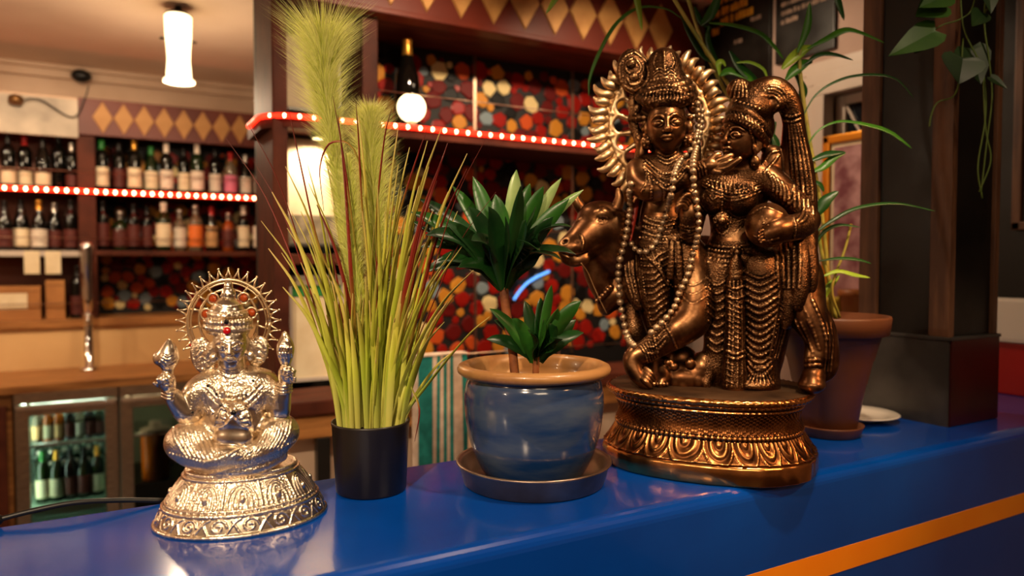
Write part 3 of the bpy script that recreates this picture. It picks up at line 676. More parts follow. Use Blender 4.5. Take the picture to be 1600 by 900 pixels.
for i, (s_, g_, l_, c_) in enumerate(sp_):
    x = fx0+0.085 + i*(fx1-fx0-0.17)/6
    bottle((x, fy, 0.6065), s_, G[g_], LAB[l_], CAPM[c_], '%s beer bottle with %s label, %s from the left on the upper fridge shelf' % (GN[g_], l_, ORD[i]), 'bottles on the upper fridge shelf', 0.80)
for i, (s_, g_, l_, c_) in enumerate([('claret','g','cream','green'),('burgundy','g','cream','gold'),('claret','d','dark','black'),('burgundy','g','dark','black'),('claret','g','cream','gold')]):
    x = fx0+0.10 + i*(fx1-fx0-0.20)/4
    bottle((x, fy+0.02, fz0+0.2005), s_, G[g_], LAB[l_], CAPM[c_], '%s wine bottle with %s label, %s from left at fridge bottom' % (GN[g_], l_, ORD[i]), 'bottles at the fridge bottom', 0.85)
obj_tr = MB().cbox((fx0+0.022,YW+0.05,fz0+0.15),(fx1-0.022,YL-0.03,fz0+0.20),0.003)
o = obj('bottle_tray', obj_tr, mat('fridge_tray', sr(150,170,150), 0.3, 0.2)); tag(o, 'pale tray on the floor of the green lit fridge', 'tray')
for i in range(6):
    for j in range(2):
        x = fx0+0.075+i*0.055; z = 0.5-0.058*j
        t = bottle((x, YL-0.08-0.02*j, z), 'beer', G['g'], None, CAPM['silver'], 'green bottle lying flat in the racked %s row, %s from the left' % ('upper' if j == 0 else 'lower', ORD[i]), 'bottles lying in the fridge rack', 0.85, tip=R_(84))
rk = thing('bottle_rack', 'wire rack holding the lying green bottles', 'rack', (fx0+0.2,YL-0.1,0.4))
rb = MB()
for j in range(2):
    z = 0.5-0.058*j-0.029
    for y in (YL-0.10, YL-0.22): rb.tube([(fx0+0.021,y-0.0,z),(fx1-0.021,y,z)],0.0028,6)
for x in (fx0+0.025, fx1-0.025):
    for y in (YL-0.10, YL-0.22): rb.tube([(x,y,fz0+0.001),(x,y,0.5)],0.0028,6)
obj('rack_wires', rb, M['chrome'], rk)
gx0, gx1, _, _ = fridge(186, 330, 'steel fridge with dark interior and a jug of juice', True)
jg = thing('juice_jug', 'tall clear jug of orange juice in the dark fridge', 'jug', (onY(243,700,fy).x, fy, 0.3515), group=None)
obj('jug_glass', MB().lathe([(0.060,0.0),(0.066,0.004),(0.070,0.24),(0.064,0.25),(0.060,0.24),(0.056,0.01)],24), mat('juice', sr(226,130,30), 0.25, col2=sr(190,100,20), scale=5), jg, local=True)
obj('lid', MB().lathe([(0.071,0.251),(0.071,0.268),(0.03,0.275),(0.03,0.30),(0.012,0.304)],24), M['white_paint'], jg, local=True)
obj('handle', MB().tube([(0.068,0,0.22),(0.11,0,0.21),(0.115,0,0.10),(0.068,0,0.06)],0.009,8), M['white_paint'], jg, local=True)
o = obj('fridge_crate', MB().cbox((gx0+0.022,YW+0.045,0.11),(gx1-0.022,YL-0.03,0.35),0.004), M['black_plastic']); tag(o, 'black crate at the bottom of the dark fridge', 'crate')
# wooden end panel left of fridges
pa = onY(18,650,YW)
wpnl = thing('end_cabinet', 'brown wooden cabinet left of the steel fridges', 'cabinet', (pa.x-0.3,YW,0))
obj('cabinet_body', MB().cbox((xL,YW+0.02,0.002),(pa.x,YL,zwk-0.047),0.003), M['wood_counter'], wpnl)
obj('cabinet_door', MB().cbox((pa.x-0.42,YW,0.1),(pa.x-0.02,YW+0.019,zwk-0.10),0.004), M['wood_red'], wpnl)

# ---- pendant lamp, security camera on the far wall
pd = at(279,78,3.25)
pl_ = thing('pendant_lamp', 'glowing white cylinder pendant lamp with a dark cap', 'lamp', (pd.x,pd.y,pd.z-0.145))
k_ = 3.05/FPX
obj('shade', MB().lathe([(0.050,0.012),(0.052,0.03),(0.047,0.10),(0.050,0.16),(0.054,0.20),(0.056,0.29),(0.050,0.296),(0.044,0.29),(0.046,0.02)], 28, cap0=False), M['glow'], pl_, local=True)
obj('bottom_rim', MB().lathe([(0.064,0.0),(0.066,0.006),(0.062,0.012),(0.045,0.012),(0.045,0.0)], 28), M['glow'], pl_, local=True)
obj('cap', MB().lathe([(0.055,0.297),(0.05,0.305),(0.018,0.322),(0.009,0.345),(0.006,0.36)], 24), M['black_plastic'], pl_, local=True)
obj('cord', MB().tube([(0,0,0.358),(0,0,H-pl_.location.z-0.001)],0.005,8), M['black_plastic'], pl_, local=True)
for s_ in (-1, 1): obj('side_screw', MB().tube([(s_*0.05,0,0.19),(s_*0.075,0,0.187)],0.005,6), M['black_plastic'], pl_, local=True)
lt = bpy.data.lights.new('pendant_bulb', 'POINT'); lt.energy = 14; lt.color = WARM; lt.shadow_soft_size = 0.07
lo = bpy.data.objects.new('pendant_bulb', lt); COL.objects.link(lo); lo.location = (pd.x,pd.y,pd.z-0.24)
sc_ = onY(127,118,YB-0.10)
sc_t = thing('security_camera', 'small black dome camera on the cream wall', 'camera', (sc_.x,YB-0.09,sc_.z))
obj('mount_plate', MB().lathe([(0.03,0),(0.03,0.02),(0.02,0.03)],20), M['white_paint'], sc_t, local=True).rotation_euler = (R_(90),0,0)
sc_t.children[0].location = (0,0.089,0)
obj('bracket', MB().tube([(0,0.07,0),(0,0.03,0.0)],0.012,8), M['white_paint'], sc_t, local=True)
obj('dome', MB().sphere((0,0,0),0.048,20,12,(1.1,0.9,0.8)), M['black_plastic'], sc_t, local=True)
pipe = onY(25,158,YB-0.06)
pp = thing('wall_fitting', 'small brown wall fitting with a hanging cable at top left', 'fitting', (pipe.x,YL-0.05,pipe.z))
a = onY(25,158,YL-0.05)
obj('fitting_body', MB().lathe([(0.02,-0.02),(0.034,-0.01),(0.034,0.02),(0.018,0.03)],16,(a.x,YL-0.06,a.z)), mat('aged_brass', sr(120,86,50), 0.4, 0.8), pp)
obj('cable', MB().tube(catmull([(a.x,YL-0.06,a.z-0.01),(a.x+0.10,YL-0.06,a.z+0.02),(a.x+0.25,YL-0.045,a.z-0.06),(a.x+0.31,YL-0.04,a.z+0.05),(a.x+0.33,YL-0.04,a.z+0.12)],6),0.004,6), M['black_plastic'], pp)

# ---- black cable on the blue counter
cb = [onZ(-40,800,TOP), onZ(10,783,TOP), onZ(60,772,TOP), onZ(120,770,TOP), onZ(185,772,TOP), onZ(255,786,TOP)]
zz = [0.006,0.010,0.016,0.020,0.014,0.0045]
cb = [(p.x, min(p.y, YR-0.006) + (0.0), TOP+z) for p, z in zip(cb, zz)]
cab = thing('power_cable', 'thin black cable lying along the back edge of the blue counter', 'cable', cb[0])
obj('cable_run', MB().tube(catmull(cb,8),0.0042,8), M['black_plastic'], cab)
p = Vector(catmull(cb,8)[8]); obj('cable_knot', MB().sphere(p,0.009,10,8,(1.3,1,1)), M['black_plastic'], cab)

# ---- small lamp added under the lit shelf to brighten the poster, blue light tube on the mosaic
ul = thing('poster_fill_lamp', 'small round lamp added under the lit shelf to brighten the poster', 'lamp', (xl+0.16, YU+0.03, zsf-0.051))
obj('lamp_housing', MB().lathe([(0.026,-0.018),(0.028,-0.016),(0.028,-0.0005)],20), M['black_plastic'], ul, local=True)
obj('lamp_lens', MB().lathe([(0.021,-0.0195),(0.021,-0.0182)],20), M['glow'], ul, local=True)
ll = bpy.data.lights.new('poster_fill_bulb', 'SPOT'); ll.energy = 9; ll.color = WARM; ll.spot_size = R_(130); ll.shadow_soft_size = 0.02
lo2 = bpy.data.objects.new('poster_fill_bulb', ll); COL.objects.link(lo2); lo2.location = (xl+0.16, YU-0.0, zsf-0.075); lo2.rotation_euler = (R_(18),0,0)
bt_ = [onY(x_, y_, yb-0.022) for x_, y_ in ((803,468),(812,455),(824,442),(840,432),(858,424))]
blt = thing('blue_light_tube', 'thin blue glowing tube on the mosaic behind the dracaena', 'light', bt_[0])
obj('tube', MB().tube([Vector(p) for p in catmull(bt_,5)], 0.006, 8), mat('blue_tube', sr(60,120,220), 0.3, emit=(0.12,0.4,1.0,1), estr=1.6), blt)
for p in (bt_[0], bt_[-1]): obj('clip', MB().cbox((p.x-0.006,yb-0.020,p.z-0.006),(p.x+0.006,yb-0.001,p.z+0.006),0.002), M['wire'], blt)
# ================================================================== sculpting tools: a sampled distance field turned into one mesh
class Sculpt:
    def __init__(s, org, lo, hi, h):
        s.org = Vector(org); s.h = h; s.lo = np.array(lo, np.float32)
        s.n = [int(math.ceil((b-a)/h))+1 for a, b in zip(lo, hi)]
        s.d = np.full(s.n, 0.03, np.float32)
        s.ax = [s.lo[i] + h*np.arange(s.n[i], dtype=np.float32) for i in range(3)]
        c = Vector((0, 0, CZ)) - s.org                     # camera in the sculpture's frame (x right, y away, z up)
        s.cam = (c.x*CA - c.y*SA, c.x*SA + c.y*CA, c.z)
    def P(s, px, py, D):
        u, w = ray(px, py); return (s.cam[0] + D*u, s.cam[1] + D, s.cam[2] + D*w)
    def sub(s, a, b):
        i0 = [max(0, int((a[i]-s.lo[i])/s.h)) for i in range(3)]; i1 = [min(s.n[i], int((b[i]-s.lo[i])/s.h)+2) for i in range(3)]
        if any(q <= p for p, q in zip(i0, i1)): return None
        sl = tuple(slice(p, q) for p, q in zip(i0, i1))
        return sl, s.ax[0][sl[0]][:,None,None], s.ax[1][sl[1]][None,:,None], s.ax[2][sl[2]][None,None,:]
    def put(s, sl, d, k, op='u'):
        a = s.d[sl]
        if op == 's': d = -d; 
        if k > 0:
            h = np.maximum(k-np.abs(a-d), 0)/k
            s.d[sl] = (np.minimum(a, d) - h*h*k*0.25) if op == 'u' else (np.maximum(a, d) + h*h*k*0.25)
        else: s.d[sl] = np.minimum(a, d) if op == 'u' else np.maximum(a, d)
    def ell(s, c, r, k=0.0, rot=None, op='u'):
        m = max(r) + k + 4*s.h if rot is not None else None
        a = [c[i]-(m or r[i]+k+4*s.h) for i in range(3)]; b = [c[i]+(m or r[i]+k+4*s.h) for i in range(3)]
        q = s.sub(a, b)
        if q is None: return
        sl, x, y, z = q; x, y, z = x-c[0], y-c[1], z-c[2]
        if rot is not None:
            x, y, z = [rot[i][0]*x + rot[i][1]*y + rot[i][2]*z for i in range(3)]
        k0 = np.sqrt((x/r[0])**2 + (y/r[1])**2 + (z/r[2])**2); k1 = np.sqrt((x/r[0]**2)**2 + (y/r[1]**2)**2 + (z/r[2]**2)**2)
        s.put(sl, k0*(k0-1)/np.maximum(k1, 1e-6), k, op)
    def seg(s, A, B, ra, rb, k=0.0, op='u'):
        m = max(ra, rb) + k + 4*s.h
        q = s.sub([min(A[i], B[i])-m for i in range(3)], [max(A[i], B[i])+m for i in range(3)])
        if q is None: return
        sl, x, y, z = q; x, y, z = x-A[0], y-A[1], z-A[2]
        bx, by, bz = [B[i]-A[i] for i in range(3)]; L = max(bx*bx+by*by+bz*bz, 1e-12)
        t = np.clip((x*bx+y*by+z*bz)/L, 0, 1)
        d = np.sqrt((x-bx*t)**2 + (y-by*t)**2 + (z-bz*t)**2) - (ra + (rb-ra)*t)
        s.put(sl, d, k, op)
    def tube(s, pts, k=0.0, m=0, op='u', closed=False):
        if closed: pts = list(pts) + [pts[0]]
        if m: pts = catmull(pts, m)
        for A, B in zip(pts, pts[1:]): s.seg(A[:3], B[:3], A[3], B[3], k, op)
    def box(s, c, hf, k=0.0, rd=0.002, rotz=0.0, op='u'):
        m = math.sqrt(hf[0]**2+hf[1]**2) + k + 4*s.h
        q = s.sub((c[0]-m, c[1]-m, c[2]-hf[2]-k-4*s.h), (c[0]+m, c[1]+m, c[2]+hf[2]+k+4*s.h))
        if q is None: return
        sl, x, y, z = q; x, y, z = x-c[0], y-c[1], z-c[2]; ca, sa = math.cos(rotz), math.sin(rotz)
        x, y = ca*x+sa*y, -sa*x+ca*y
        X, Y, Z = np.abs(x)-hf[0]+rd, np.abs(y)-hf[1]+rd, np.abs(z)-hf[2]+rd
        d = np.sqrt(np.maximum(X,0)**2+np.maximum(Y,0)**2+np.maximum(Z,0)**2) + np.minimum(np.maximum(np.maximum(X,Y),Z),0) - rd
        s.put(sl, d, k, op)
    def warp(s, fn, a, b):                                  # push the surface in or out inside a box
        q = s.sub(a, b)
        if q is None: return
        sl, x, y, z = q
        s.d[sl] = s.d[sl] + fn(x, y, z)
    def S(s, px, py, Dn=1.42, off=0.0, rng=0.24):           # front surface met by a line of sight
        u, w = ray(px, py); t = np.arange(Dn-rng, Dn+rng, s.h*0.5)
        ix = np.rint((s.cam[0]+t*u-s.lo[0])/s.h).astype(int); iy = np.rint((s.cam[1]+t-s.lo[1])/s.h).astype(int); iz = np.rint((s.cam[2]+t*w-s.lo[2])/s.h).astype(int)
        ok = (ix >= 0)&(iy >= 0)&(iz >= 0)&(ix < s.n[0])&(iy < s.n[1])&(iz < s.n[2])
        v = np.full(len(t), 1.0); v[ok] = s.d[ix[ok], iy[ok], iz[ok]]
        j = np.nonzero(v < 0)[0]
        if len(j) == 0: return None
        return s.P(px, py, float(t[j[0]]) + off)
    def stroke(s, pts, r, k=0.002, m=4, Dn=1.42, off=0.0, op='u', rng=0.24, sm=True):     # relief line drawn on the surface
        q = catmull([(p[0], p[1], 0) for p in pts], m) if m and len(pts) > 1 else pts
        w = []
        for p in q:
            c = s.S(p[0], p[1], Dn, off, rng)
            w.append(None if c is None else (c[0], c[1], c[2], r))
        for A, B in zip(w, w[1:]):
            if A is not None and B is not None and abs(A[1]-B[1]) < 0.012: s.seg(A, B, r, r, k, op)
    def dots(s, pts, r, k=0.001, Dn=1.42, off=0.0, op='u', rng=0.24):
        w = [s.S(p[0], p[1], Dn, off, rng) for p in pts]
        for c in w:
            if c is not None: s.ell(c, (r, r, r), k, op=op)
    def mesh(s, name):
        d = s.d; n0, n1, n2 = s.n; ins = d < 0
        cnt = np.zeros((n0-1, n1-1, n2-1), np.int8)
        for i in (0,1):
            for j in (0,1):
                for k in (0,1): cnt += ins[i:n0-1+i, j:n1-1+j, k:n2-1+k]
        I, J, K = np.nonzero((cnt > 0) & (cnt < 8)); N = len(I)
        idx = np.full(cnt.shape, -1, np.int32); idx[I, J, K] = np.arange(N, dtype=np.int32)
        corner = {}
        for i in (0,1):
            for j in (0,1):
                for k in (0,1): corner[(i,j,k)] = d[I+i, J+j, K+k]
        acc = np.zeros((N, 3), np.float32); num = np.zeros(N, np.float32)
        for a in range(3):
            for u in (0,1):
                for v in (0,1):
                    c0 = [0,0,0]; c0[(a+1)%3] = u; c0[(a+2)%3] = v; c1 = list(c0); c1[a] = 1
                    v0, v1 = corner[tuple(c0)], corner[tuple(c1)]; cr = (v0 < 0) != (v1 < 0)
                    t = np.where(cr, v0/np.where(cr, v0-v1, 1), 0)
                    p = np.zeros((N, 3), np.float32); p[:, (a+1)%3] = u; p[:, (a+2)%3] = v; p[:, a] = t
                    acc += p*cr[:,None]; num += cr
        V = (acc/num[:,None] + np.stack([I, J, K], 1))*s.h + s.lo
        F = []
        for a in range(3):
            b, c = (a+1)%3, (a+2)%3
            sl0 = [slice(None)]*3; sl1 = [slice(None)]*3; sl0[a] = slice(0, -1); sl1[a] = slice(1, None)
            A0, A1 = ins[tuple(sl0)], ins[tuple(sl1)]; e = np.nonzero(A0 != A1); e = [np.array(q) for q in e]
            ok = (e[b] > 0) & (e[c] > 0) & (e[b] < s.n[b]-1) & (e[c] < s.n[c]-1); e = [q[ok] for q in e]
            flip = A0[tuple(e)]
            def cell(db, dc):
                q = [x.copy() for x in e]; q[b] -= db; q[c] -= dc; return idx[tuple(q)]
            q0, q1, q2, q3 = cell(1,1), cell(0,1), cell(0,0), cell(1,0)
            Q = np.stack([q0,q1,q2,q3], 1); Q[~flip] = Q[~flip][:, ::-1]; F.append(Q)
        F = np.concatenate(F).astype(np.int32); F = F[(F >= 0).all(1)]
        me = bpy.data.meshes.new(name); me.vertices.add(N); me.vertices.foreach_set('co', V.astype(np.float32).ravel())
        me.loops.add(F.size); me.loops.foreach_set('vertex_index', F.ravel())
        me.polygons.add(len(F)); me.polygons.foreach_set('loop_start', np.arange(0, F.size, 4, dtype=np.int32)); me.polygons.foreach_set('loop_total', np.full(len(F), 4, np.int32))
        me.polygons.foreach_set('use_smooth', np.ones(len(F), bool)); me.update(); me.validate()
        return me

def face(s, c, Rv, Uv, Fv, w, Hh, dp, closed_eyes=False):
    """a carved face: c = head centre, w/Hh/dp = half width, half height, half depth in metres"""
    c, Rv, Uv, Fv = [np.array(q, float) for q in (c, Rv, Uv, Fv)]
    rot = [Rv, Fv, Uv]
    def f(u, v, off=0.0):
        return c + Rv*u*w + Uv*v*Hh + Fv*(dp*math.sqrt(max(0.02, 1-u*u*0.92-v*v*0.62)) + off*w)
    s.ell(c + Uv*0.10*Hh, (w*0.97, dp, Hh*0.88), 0.0, rot)
    s.ell(c - Uv*0.36*Hh + Fv*0.10*dp, (w*0.76, dp*0.82, Hh*0.60), w*0.4, rot)            # cheeks and jaw
    s.ell(c - Uv*0.84*Hh + Fv*0.56*dp, (w*0.26, w*0.22, w*0.22), w*0.35, rot)              # chin
    for e in (-1, 1):
        s.ell(f(e*0.42, 0.02, 0.06), (w*0.30, w*0.20, w*0.19), w*0.16, rot, op='s')        # socket
        s.ell(f(e*0.42, 0.0, -0.13), (w*0.235, w*0.19, w*0.135), w*0.02, rot)               # eyeball
        s.tube([tuple(f(e*a, b, o))+(w*0.045,) for a, b, o in ((0.16,-0.01,-0.02),(0.30,0.085,0.02),(0.46,0.095,0.0),(0.66,0.02,-0.06))], w*0.03, 4)   # upper lid
        s.tube([tuple(f(e*a, b, o))+(w*0.03,) for a, b, o in ((0.18,-0.03,-0.03),(0.34,-0.105,-0.03),(0.52,-0.09,-0.05),(0.64,-0.02,-0.06))], w*0.03, 4)
        s.tube([tuple(f(e*a, b, o))+(w*r,) for a, b, o, r in ((0.12,0.16,0.02,.05),(0.30,0.27,0.02,.055),(0.52,0.27,-0.0,.05),(0.74,0.15,-0.05,.03))], w*0.05, 4)   # brow
        s.ell(f(e*0.135, -0.285, 0.02), (w*0.105, w*0.11, w*0.085), w*0.06, rot)            # nostril wing
    s.tube([tuple(f(0, v, o))+(w*r,) for v, o, r in ((0.20,-0.05,.10),(0.05,0.03,.085),(-0.12,0.13,.09),(-0.255,0.20,.125))], w*0.10, 4)
    s.tube([tuple(f(u, v, o))+(w*r,) for u, v, o, r in ((-0.30,-0.50,-0.02,.03),(-0.12,-0.455,0.07,.07),(0,-0.47,0.08,.065),(0.12,-0.455,0.07,.07),(0.30,-0.50,-0.02,.03))], w*0.04, 4)
    s.tube([tuple(f(u, v, o))+(w*r,) for u, v, o, r in ((-0.26,-0.52,-0.02,.03),(0,-0.585,0.06,.085),(0.26,-0.52,-0.02,.03))], w*0.04, 4)
    return f

def hand(s, wrist, kn, up, side, scl, curl=0.6, thumb=1.0):
    """a hand growing from wrist towards kn: palm, four fingers bent by curl and a thumb on one side"""
    W_, Kn = np.array(wrist, float), np.array(kn, float); ax = Kn-W_; L = np.linalg.norm(ax); ax /= L
    side = np.array(side, float); side -= ax*side.dot(ax); side /= np.linalg.norm(side); nr = np.cross(ax, side)
    if nr.dot(np.array(up, float)) < 0: nr = -nr
    s.tube([tuple(W_)+(scl*0.30,), tuple(W_+ax*L*0.5)+(scl*0.34,), tuple(Kn)+(scl*0.26,)], scl*0.3)
    s.seg(W_+ax*L*0.55-side*scl*0.26, Kn-side*scl*0.26, scl*0.22, scl*0.2, scl*0.2); s.seg(W_+ax*L*0.55+side*scl*0.26, Kn+side*scl*0.26, scl*0.22, scl*0.2, scl*0.2)
    for i, ln in enumerate((0.85, 1.0, 0.95, 0.72)):
        p = Kn + side*scl*(-0.45+0.30*i); ang = 0.25*curl; r = scl*0.135
        for q in (0.45, 0.32, 0.24):
            dvec = ax*math.cos(ang) + nr*math.sin(ang); e = p + dvec*scl*q*ln*1.35
            s.seg(p, e, r, r*0.92, scl*0.04); p = e; r *= 0.92; ang += curl*1.15
    p = W_ + ax*L*0.35 - side*scl*0.42*thumb
    e = p + (ax*0.55 - side*0.65*thumb + nr*0.35)*scl*0.55; s.seg(p, e, scl*0.17, scl*0.15, scl*0.15)
    e2 = e + (ax*0.85 + nr*0.5*curl)*scl*0.5; s.seg(e, e2, scl*0.15, scl*0.11, scl*0.05)
# ================================================================== bronze group on its oval pedestal
def bronze_mat(name, dark, mid, hi, rough=0.32, chase=0.0, cscale=200):
    m = bpy.data.materials.new(name); m.use_nodes = True; nt = m.node_tree; L = nt.links; b = nt.nodes['Principled BSDF']
    b.inputs['Metallic'].default_value = 1.0
    tc = nt.nodes.new('ShaderNodeTexCoord')
    n = nt.nodes.new('ShaderNodeTexNoise'); n.inputs['Scale'].default_value = 26; n.inputs['Detail'].default_value = 7; L.new(tc.outputs['Object'], n.inputs['Vector'])
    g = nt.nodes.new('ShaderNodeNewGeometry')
    pr = nt.nodes.new('ShaderNodeMapRange'); pr.inputs[1].default_value = 0.43; pr.inputs[2].default_value = 0.57; L.new(g.outputs['Pointiness'], pr.inputs[0])   # wear polish on proud edges; recesses painted darker, standing in for shade
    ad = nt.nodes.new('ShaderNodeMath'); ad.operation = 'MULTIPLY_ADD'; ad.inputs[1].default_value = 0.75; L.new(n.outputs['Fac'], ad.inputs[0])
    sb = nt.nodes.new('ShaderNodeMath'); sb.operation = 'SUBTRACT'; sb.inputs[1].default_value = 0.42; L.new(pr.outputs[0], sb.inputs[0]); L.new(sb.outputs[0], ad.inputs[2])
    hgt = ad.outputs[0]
    n2 = nt.nodes.new('ShaderNodeTexNoise'); n2.inputs['Scale'].default_value = 240; n2.inputs['Detail'].default_value = 3; L.new(tc.outputs['Object'], n2.inputs['Vector'])
    bp = nt.nodes.new('ShaderNodeBump'); bp.inputs['Strength'].default_value = 0.15; bp.inputs['Distance'].default_value = 0.001; L.new(n2.outputs['Fac'], bp.inputs['Height'])
    nrm = bp
    if chase:                                                # chased ornament on cloth and jewellery
        vo = nt.nodes.new('ShaderNodeTexVoronoi'); vo.feature = 'F1'; vo.inputs['Scale'].default_value = cscale; L.new(tc.outputs['Object'], vo.inputs['Vector'])
        vr = nt.nodes.new('ShaderNodeMapRange'); vr.inputs[1].default_value = 0.75; vr.inputs[2].default_value = 0.1; L.new(vo.outputs['Distance'], vr.inputs[0])
        b2 = nt.nodes.new('ShaderNodeBump'); b2.inputs['Strength'].default_value = chase; b2.inputs['Distance'].default_value = 0.0016; L.new(vr.outputs[0], b2.inputs['Height']); L.new(bp.outputs[0], b2.inputs['Normal']); nrm = b2
        mu = nt.nodes.new('ShaderNodeMath'); mu.operation = 'MULTIPLY_ADD'; mu.inputs[1].default_value = 0.12; L.new(vr.outputs[0], mu.inputs[0])
        s2 = nt.nodes.new('ShaderNodeMath'); s2.operation = 'SUBTRACT'; s2.inputs[1].default_value = 0.09; L.new(ad.outputs[0], s2.inputs[0]); L.new(s2.outputs[0], mu.inputs[2]); hgt = mu.outputs[0]
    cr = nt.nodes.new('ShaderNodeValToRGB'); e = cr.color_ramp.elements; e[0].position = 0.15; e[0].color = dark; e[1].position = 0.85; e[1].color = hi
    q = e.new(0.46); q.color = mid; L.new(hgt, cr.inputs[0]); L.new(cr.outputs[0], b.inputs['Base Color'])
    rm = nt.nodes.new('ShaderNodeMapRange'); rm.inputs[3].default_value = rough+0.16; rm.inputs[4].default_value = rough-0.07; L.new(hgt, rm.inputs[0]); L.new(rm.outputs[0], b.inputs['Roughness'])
    L.new(nrm.outputs[0], b.inputs['Normal'])
    return m
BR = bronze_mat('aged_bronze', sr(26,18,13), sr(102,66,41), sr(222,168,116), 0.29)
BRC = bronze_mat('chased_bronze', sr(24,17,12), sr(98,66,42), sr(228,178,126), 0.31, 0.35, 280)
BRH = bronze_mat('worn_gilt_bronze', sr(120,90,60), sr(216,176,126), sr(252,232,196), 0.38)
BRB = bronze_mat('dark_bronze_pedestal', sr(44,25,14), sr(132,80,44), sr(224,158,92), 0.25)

KD = 1.42                                                    # mean distance of the group
bx_, by_ = 0.389, 1.42                                       # pedestal centre (right, away) in the camera's frame
borg = Vector((by_*SA + bx_*CA, by_*CA - bx_*SA, TOP))
bz = thing('bronze_statue', 'large bronze statue of an embracing divine couple with a bull on an oval pedestal', 'statue', borg, -YAW)
VX = 0.0013
PX = KD/FPX                                                  # metres per pixel at the group
def Dp(px): return 1.455 - (px-985)*0.00031                  # the group's own plane: its right end stands nearer
# ---- pedestal
def oval(r, n=160, p=2.35):                                  # slightly squared oval, right end nearer
    out = []
    for k in range(n):
        a = 2*PI*k/n; c_, s_ = math.cos(a), math.sin(a)
        x = 0.205*math.copysign(abs(c_)**(2/p), c_); y = 0.168*math.copysign(abs(s_)**(2/p), s_)
        t = -0.42; out.append((r*(x*math.cos(t) - y*math.sin(t)), r*(x*math.sin(t) + y*math.cos(t))))
    return out
ZT = 0.152
def ped(profile, fn=None, n=320, cap0=False, cap1=False):
    base = oval(1.0, n); mb = MB(); vs_ = []; fs_ = []
    for i, (r, z) in enumerate(profile):
        for k, (x, y) in enumerate(base):
            rr_, zz_ = (r, z) if fn is None else fn(i, r, z, k/n)
            vs_.append((x*rr_, y*rr_, zz_))
    m = len(profile)
    for i in range(m-1):
        for k in range(n): k2 = (k+1) % n; fs_.append((i*n+k, i*n+k2, (i+1)*n+k2, (i+1)*n+k))
    mb.add(vs_, fs_, True)
    if cap0: mb.f.append(tuple(reversed(range(n)))); mb.smooth.append(False)
    if cap1: mb.f.append(tuple((m-1)*n+k for k in range(n))); mb.smooth.append(False)
    return mb
rndb = random.Random(4)
# plinth slab: lightly faceted
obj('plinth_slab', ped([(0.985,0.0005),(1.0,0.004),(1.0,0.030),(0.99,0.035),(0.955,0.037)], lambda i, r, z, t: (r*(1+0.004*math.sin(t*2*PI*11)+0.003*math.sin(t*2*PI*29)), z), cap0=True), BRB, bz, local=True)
# lotus band with concentric petal scrolls
NP = 25
def lot(i, r, z, t):
    u = (t*NP) % 1.0 - 0.5; v = (z-0.038)/0.036
    q = math.sqrt((u*1.9)**2 + ((v-0.95)*0.9)**2)
    rel = 0.011*math.sin(min(q,1.0)*PI*4.5+0.4) if q < 1.0 else -0.004
    edge = 0.012*(1-abs(u)*2)**0.5 if i < 5 else 0
    return (r*(1+rel*0.85) + (edge*0.5 if i == 1 else 0), z)
prof = [(0.955,0.0365)] + [(0.985-0.115*(j/18)**0.85, 0.038+0.036*(j/18)) for j in range(19)]
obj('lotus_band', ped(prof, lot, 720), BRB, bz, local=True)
def bead_row(zc, rc, hgt, amp, cnt):
    prof = [(rc, zc-hgt)] + [(rc + amp*math.sin(PI*j/6), zc-hgt+2*hgt*j/6) for j in range(7)] + [(rc, zc+hgt)]
    return ped(prof, lambda i, r, z, t: (r*(1 - (0.012*(0.5+0.5*math.cos(t*2*PI*cnt))**2 if 1 <= i <= 7 else 0)), z), 960)
obj('bead_moulding', bead_row(0.0795, 0.868, 0.0055, 0.016, 120), BRB, bz, local=True)
# neck with raised lattice
def lat(i, r, z, t):
    a = (t*78 + z*430) % 1.0; b = (t*78 - z*430) % 1.0
    ra = max(0, 1-abs(a-0.5)*5.5); rb_ = max(0, 1-abs(b-0.5)*5.5); st = 0.0
    ca_, cb_ = (a % 1.0), (b % 1.0)
    if min(ca_,1-ca_) < 0.13 and min(cb_,1-cb_) < 0.13: st = 0.6
    return (r*(1+0.017*max(ra, rb_, st)), z)
prof = [(0.855+0.012*((j/22)-0.5)**2*4-0.03*math.sin(PI*j/22)*0.6, 0.085+0.038*j/22) for j in range(23)]
obj('lattice_neck', ped(prof, lat, 1100), BRB, bz, local=True)
obj('cove_moulding', ped([(0.845,0.123),(0.88,0.1235),(0.885,0.127),(0.865,0.129),(0.875,0.131),(0.905,0.1325),(0.91,0.137),(0.90,0.139)], lambda i, r, z, t: (r*(1+(0.006*math.sin(t*2*PI*90) if i in (2,5,6) else 0)), z), 540), BRB, bz, local=True)
def scal(i, r, z, t): return (r*(1 + (0.010*math.sin(t*2*PI*75)*math.sin(i*1.1) if 1 <= i <= 6 else 0)), z + (0.0012*math.sin(t*2*PI*75) if 2 <= i <= 5 else 0))
obj('top_rim', ped([(0.90,0.139),(0.945,0.1395),(0.962,0.142),(0.968,0.1455),(0.964,0.149),(0.95,0.1515),(0.93,ZT)], scal, 900), BRB, bz, local=True)
dust = mat('dusty_bronze', sr(92,66,44), 0.6, 0.7, col2=sr(54,36,22), scale=16, bump=0.4, bscale=60)
obj('pedestal_top', ped([(0.935,ZT-0.004),(0.925,ZT),(0.6,ZT+0.0012),(0.3,ZT+0.0016),(0.02,ZT+0.002)], None, 160, cap1=True), dust, bz, local=True)

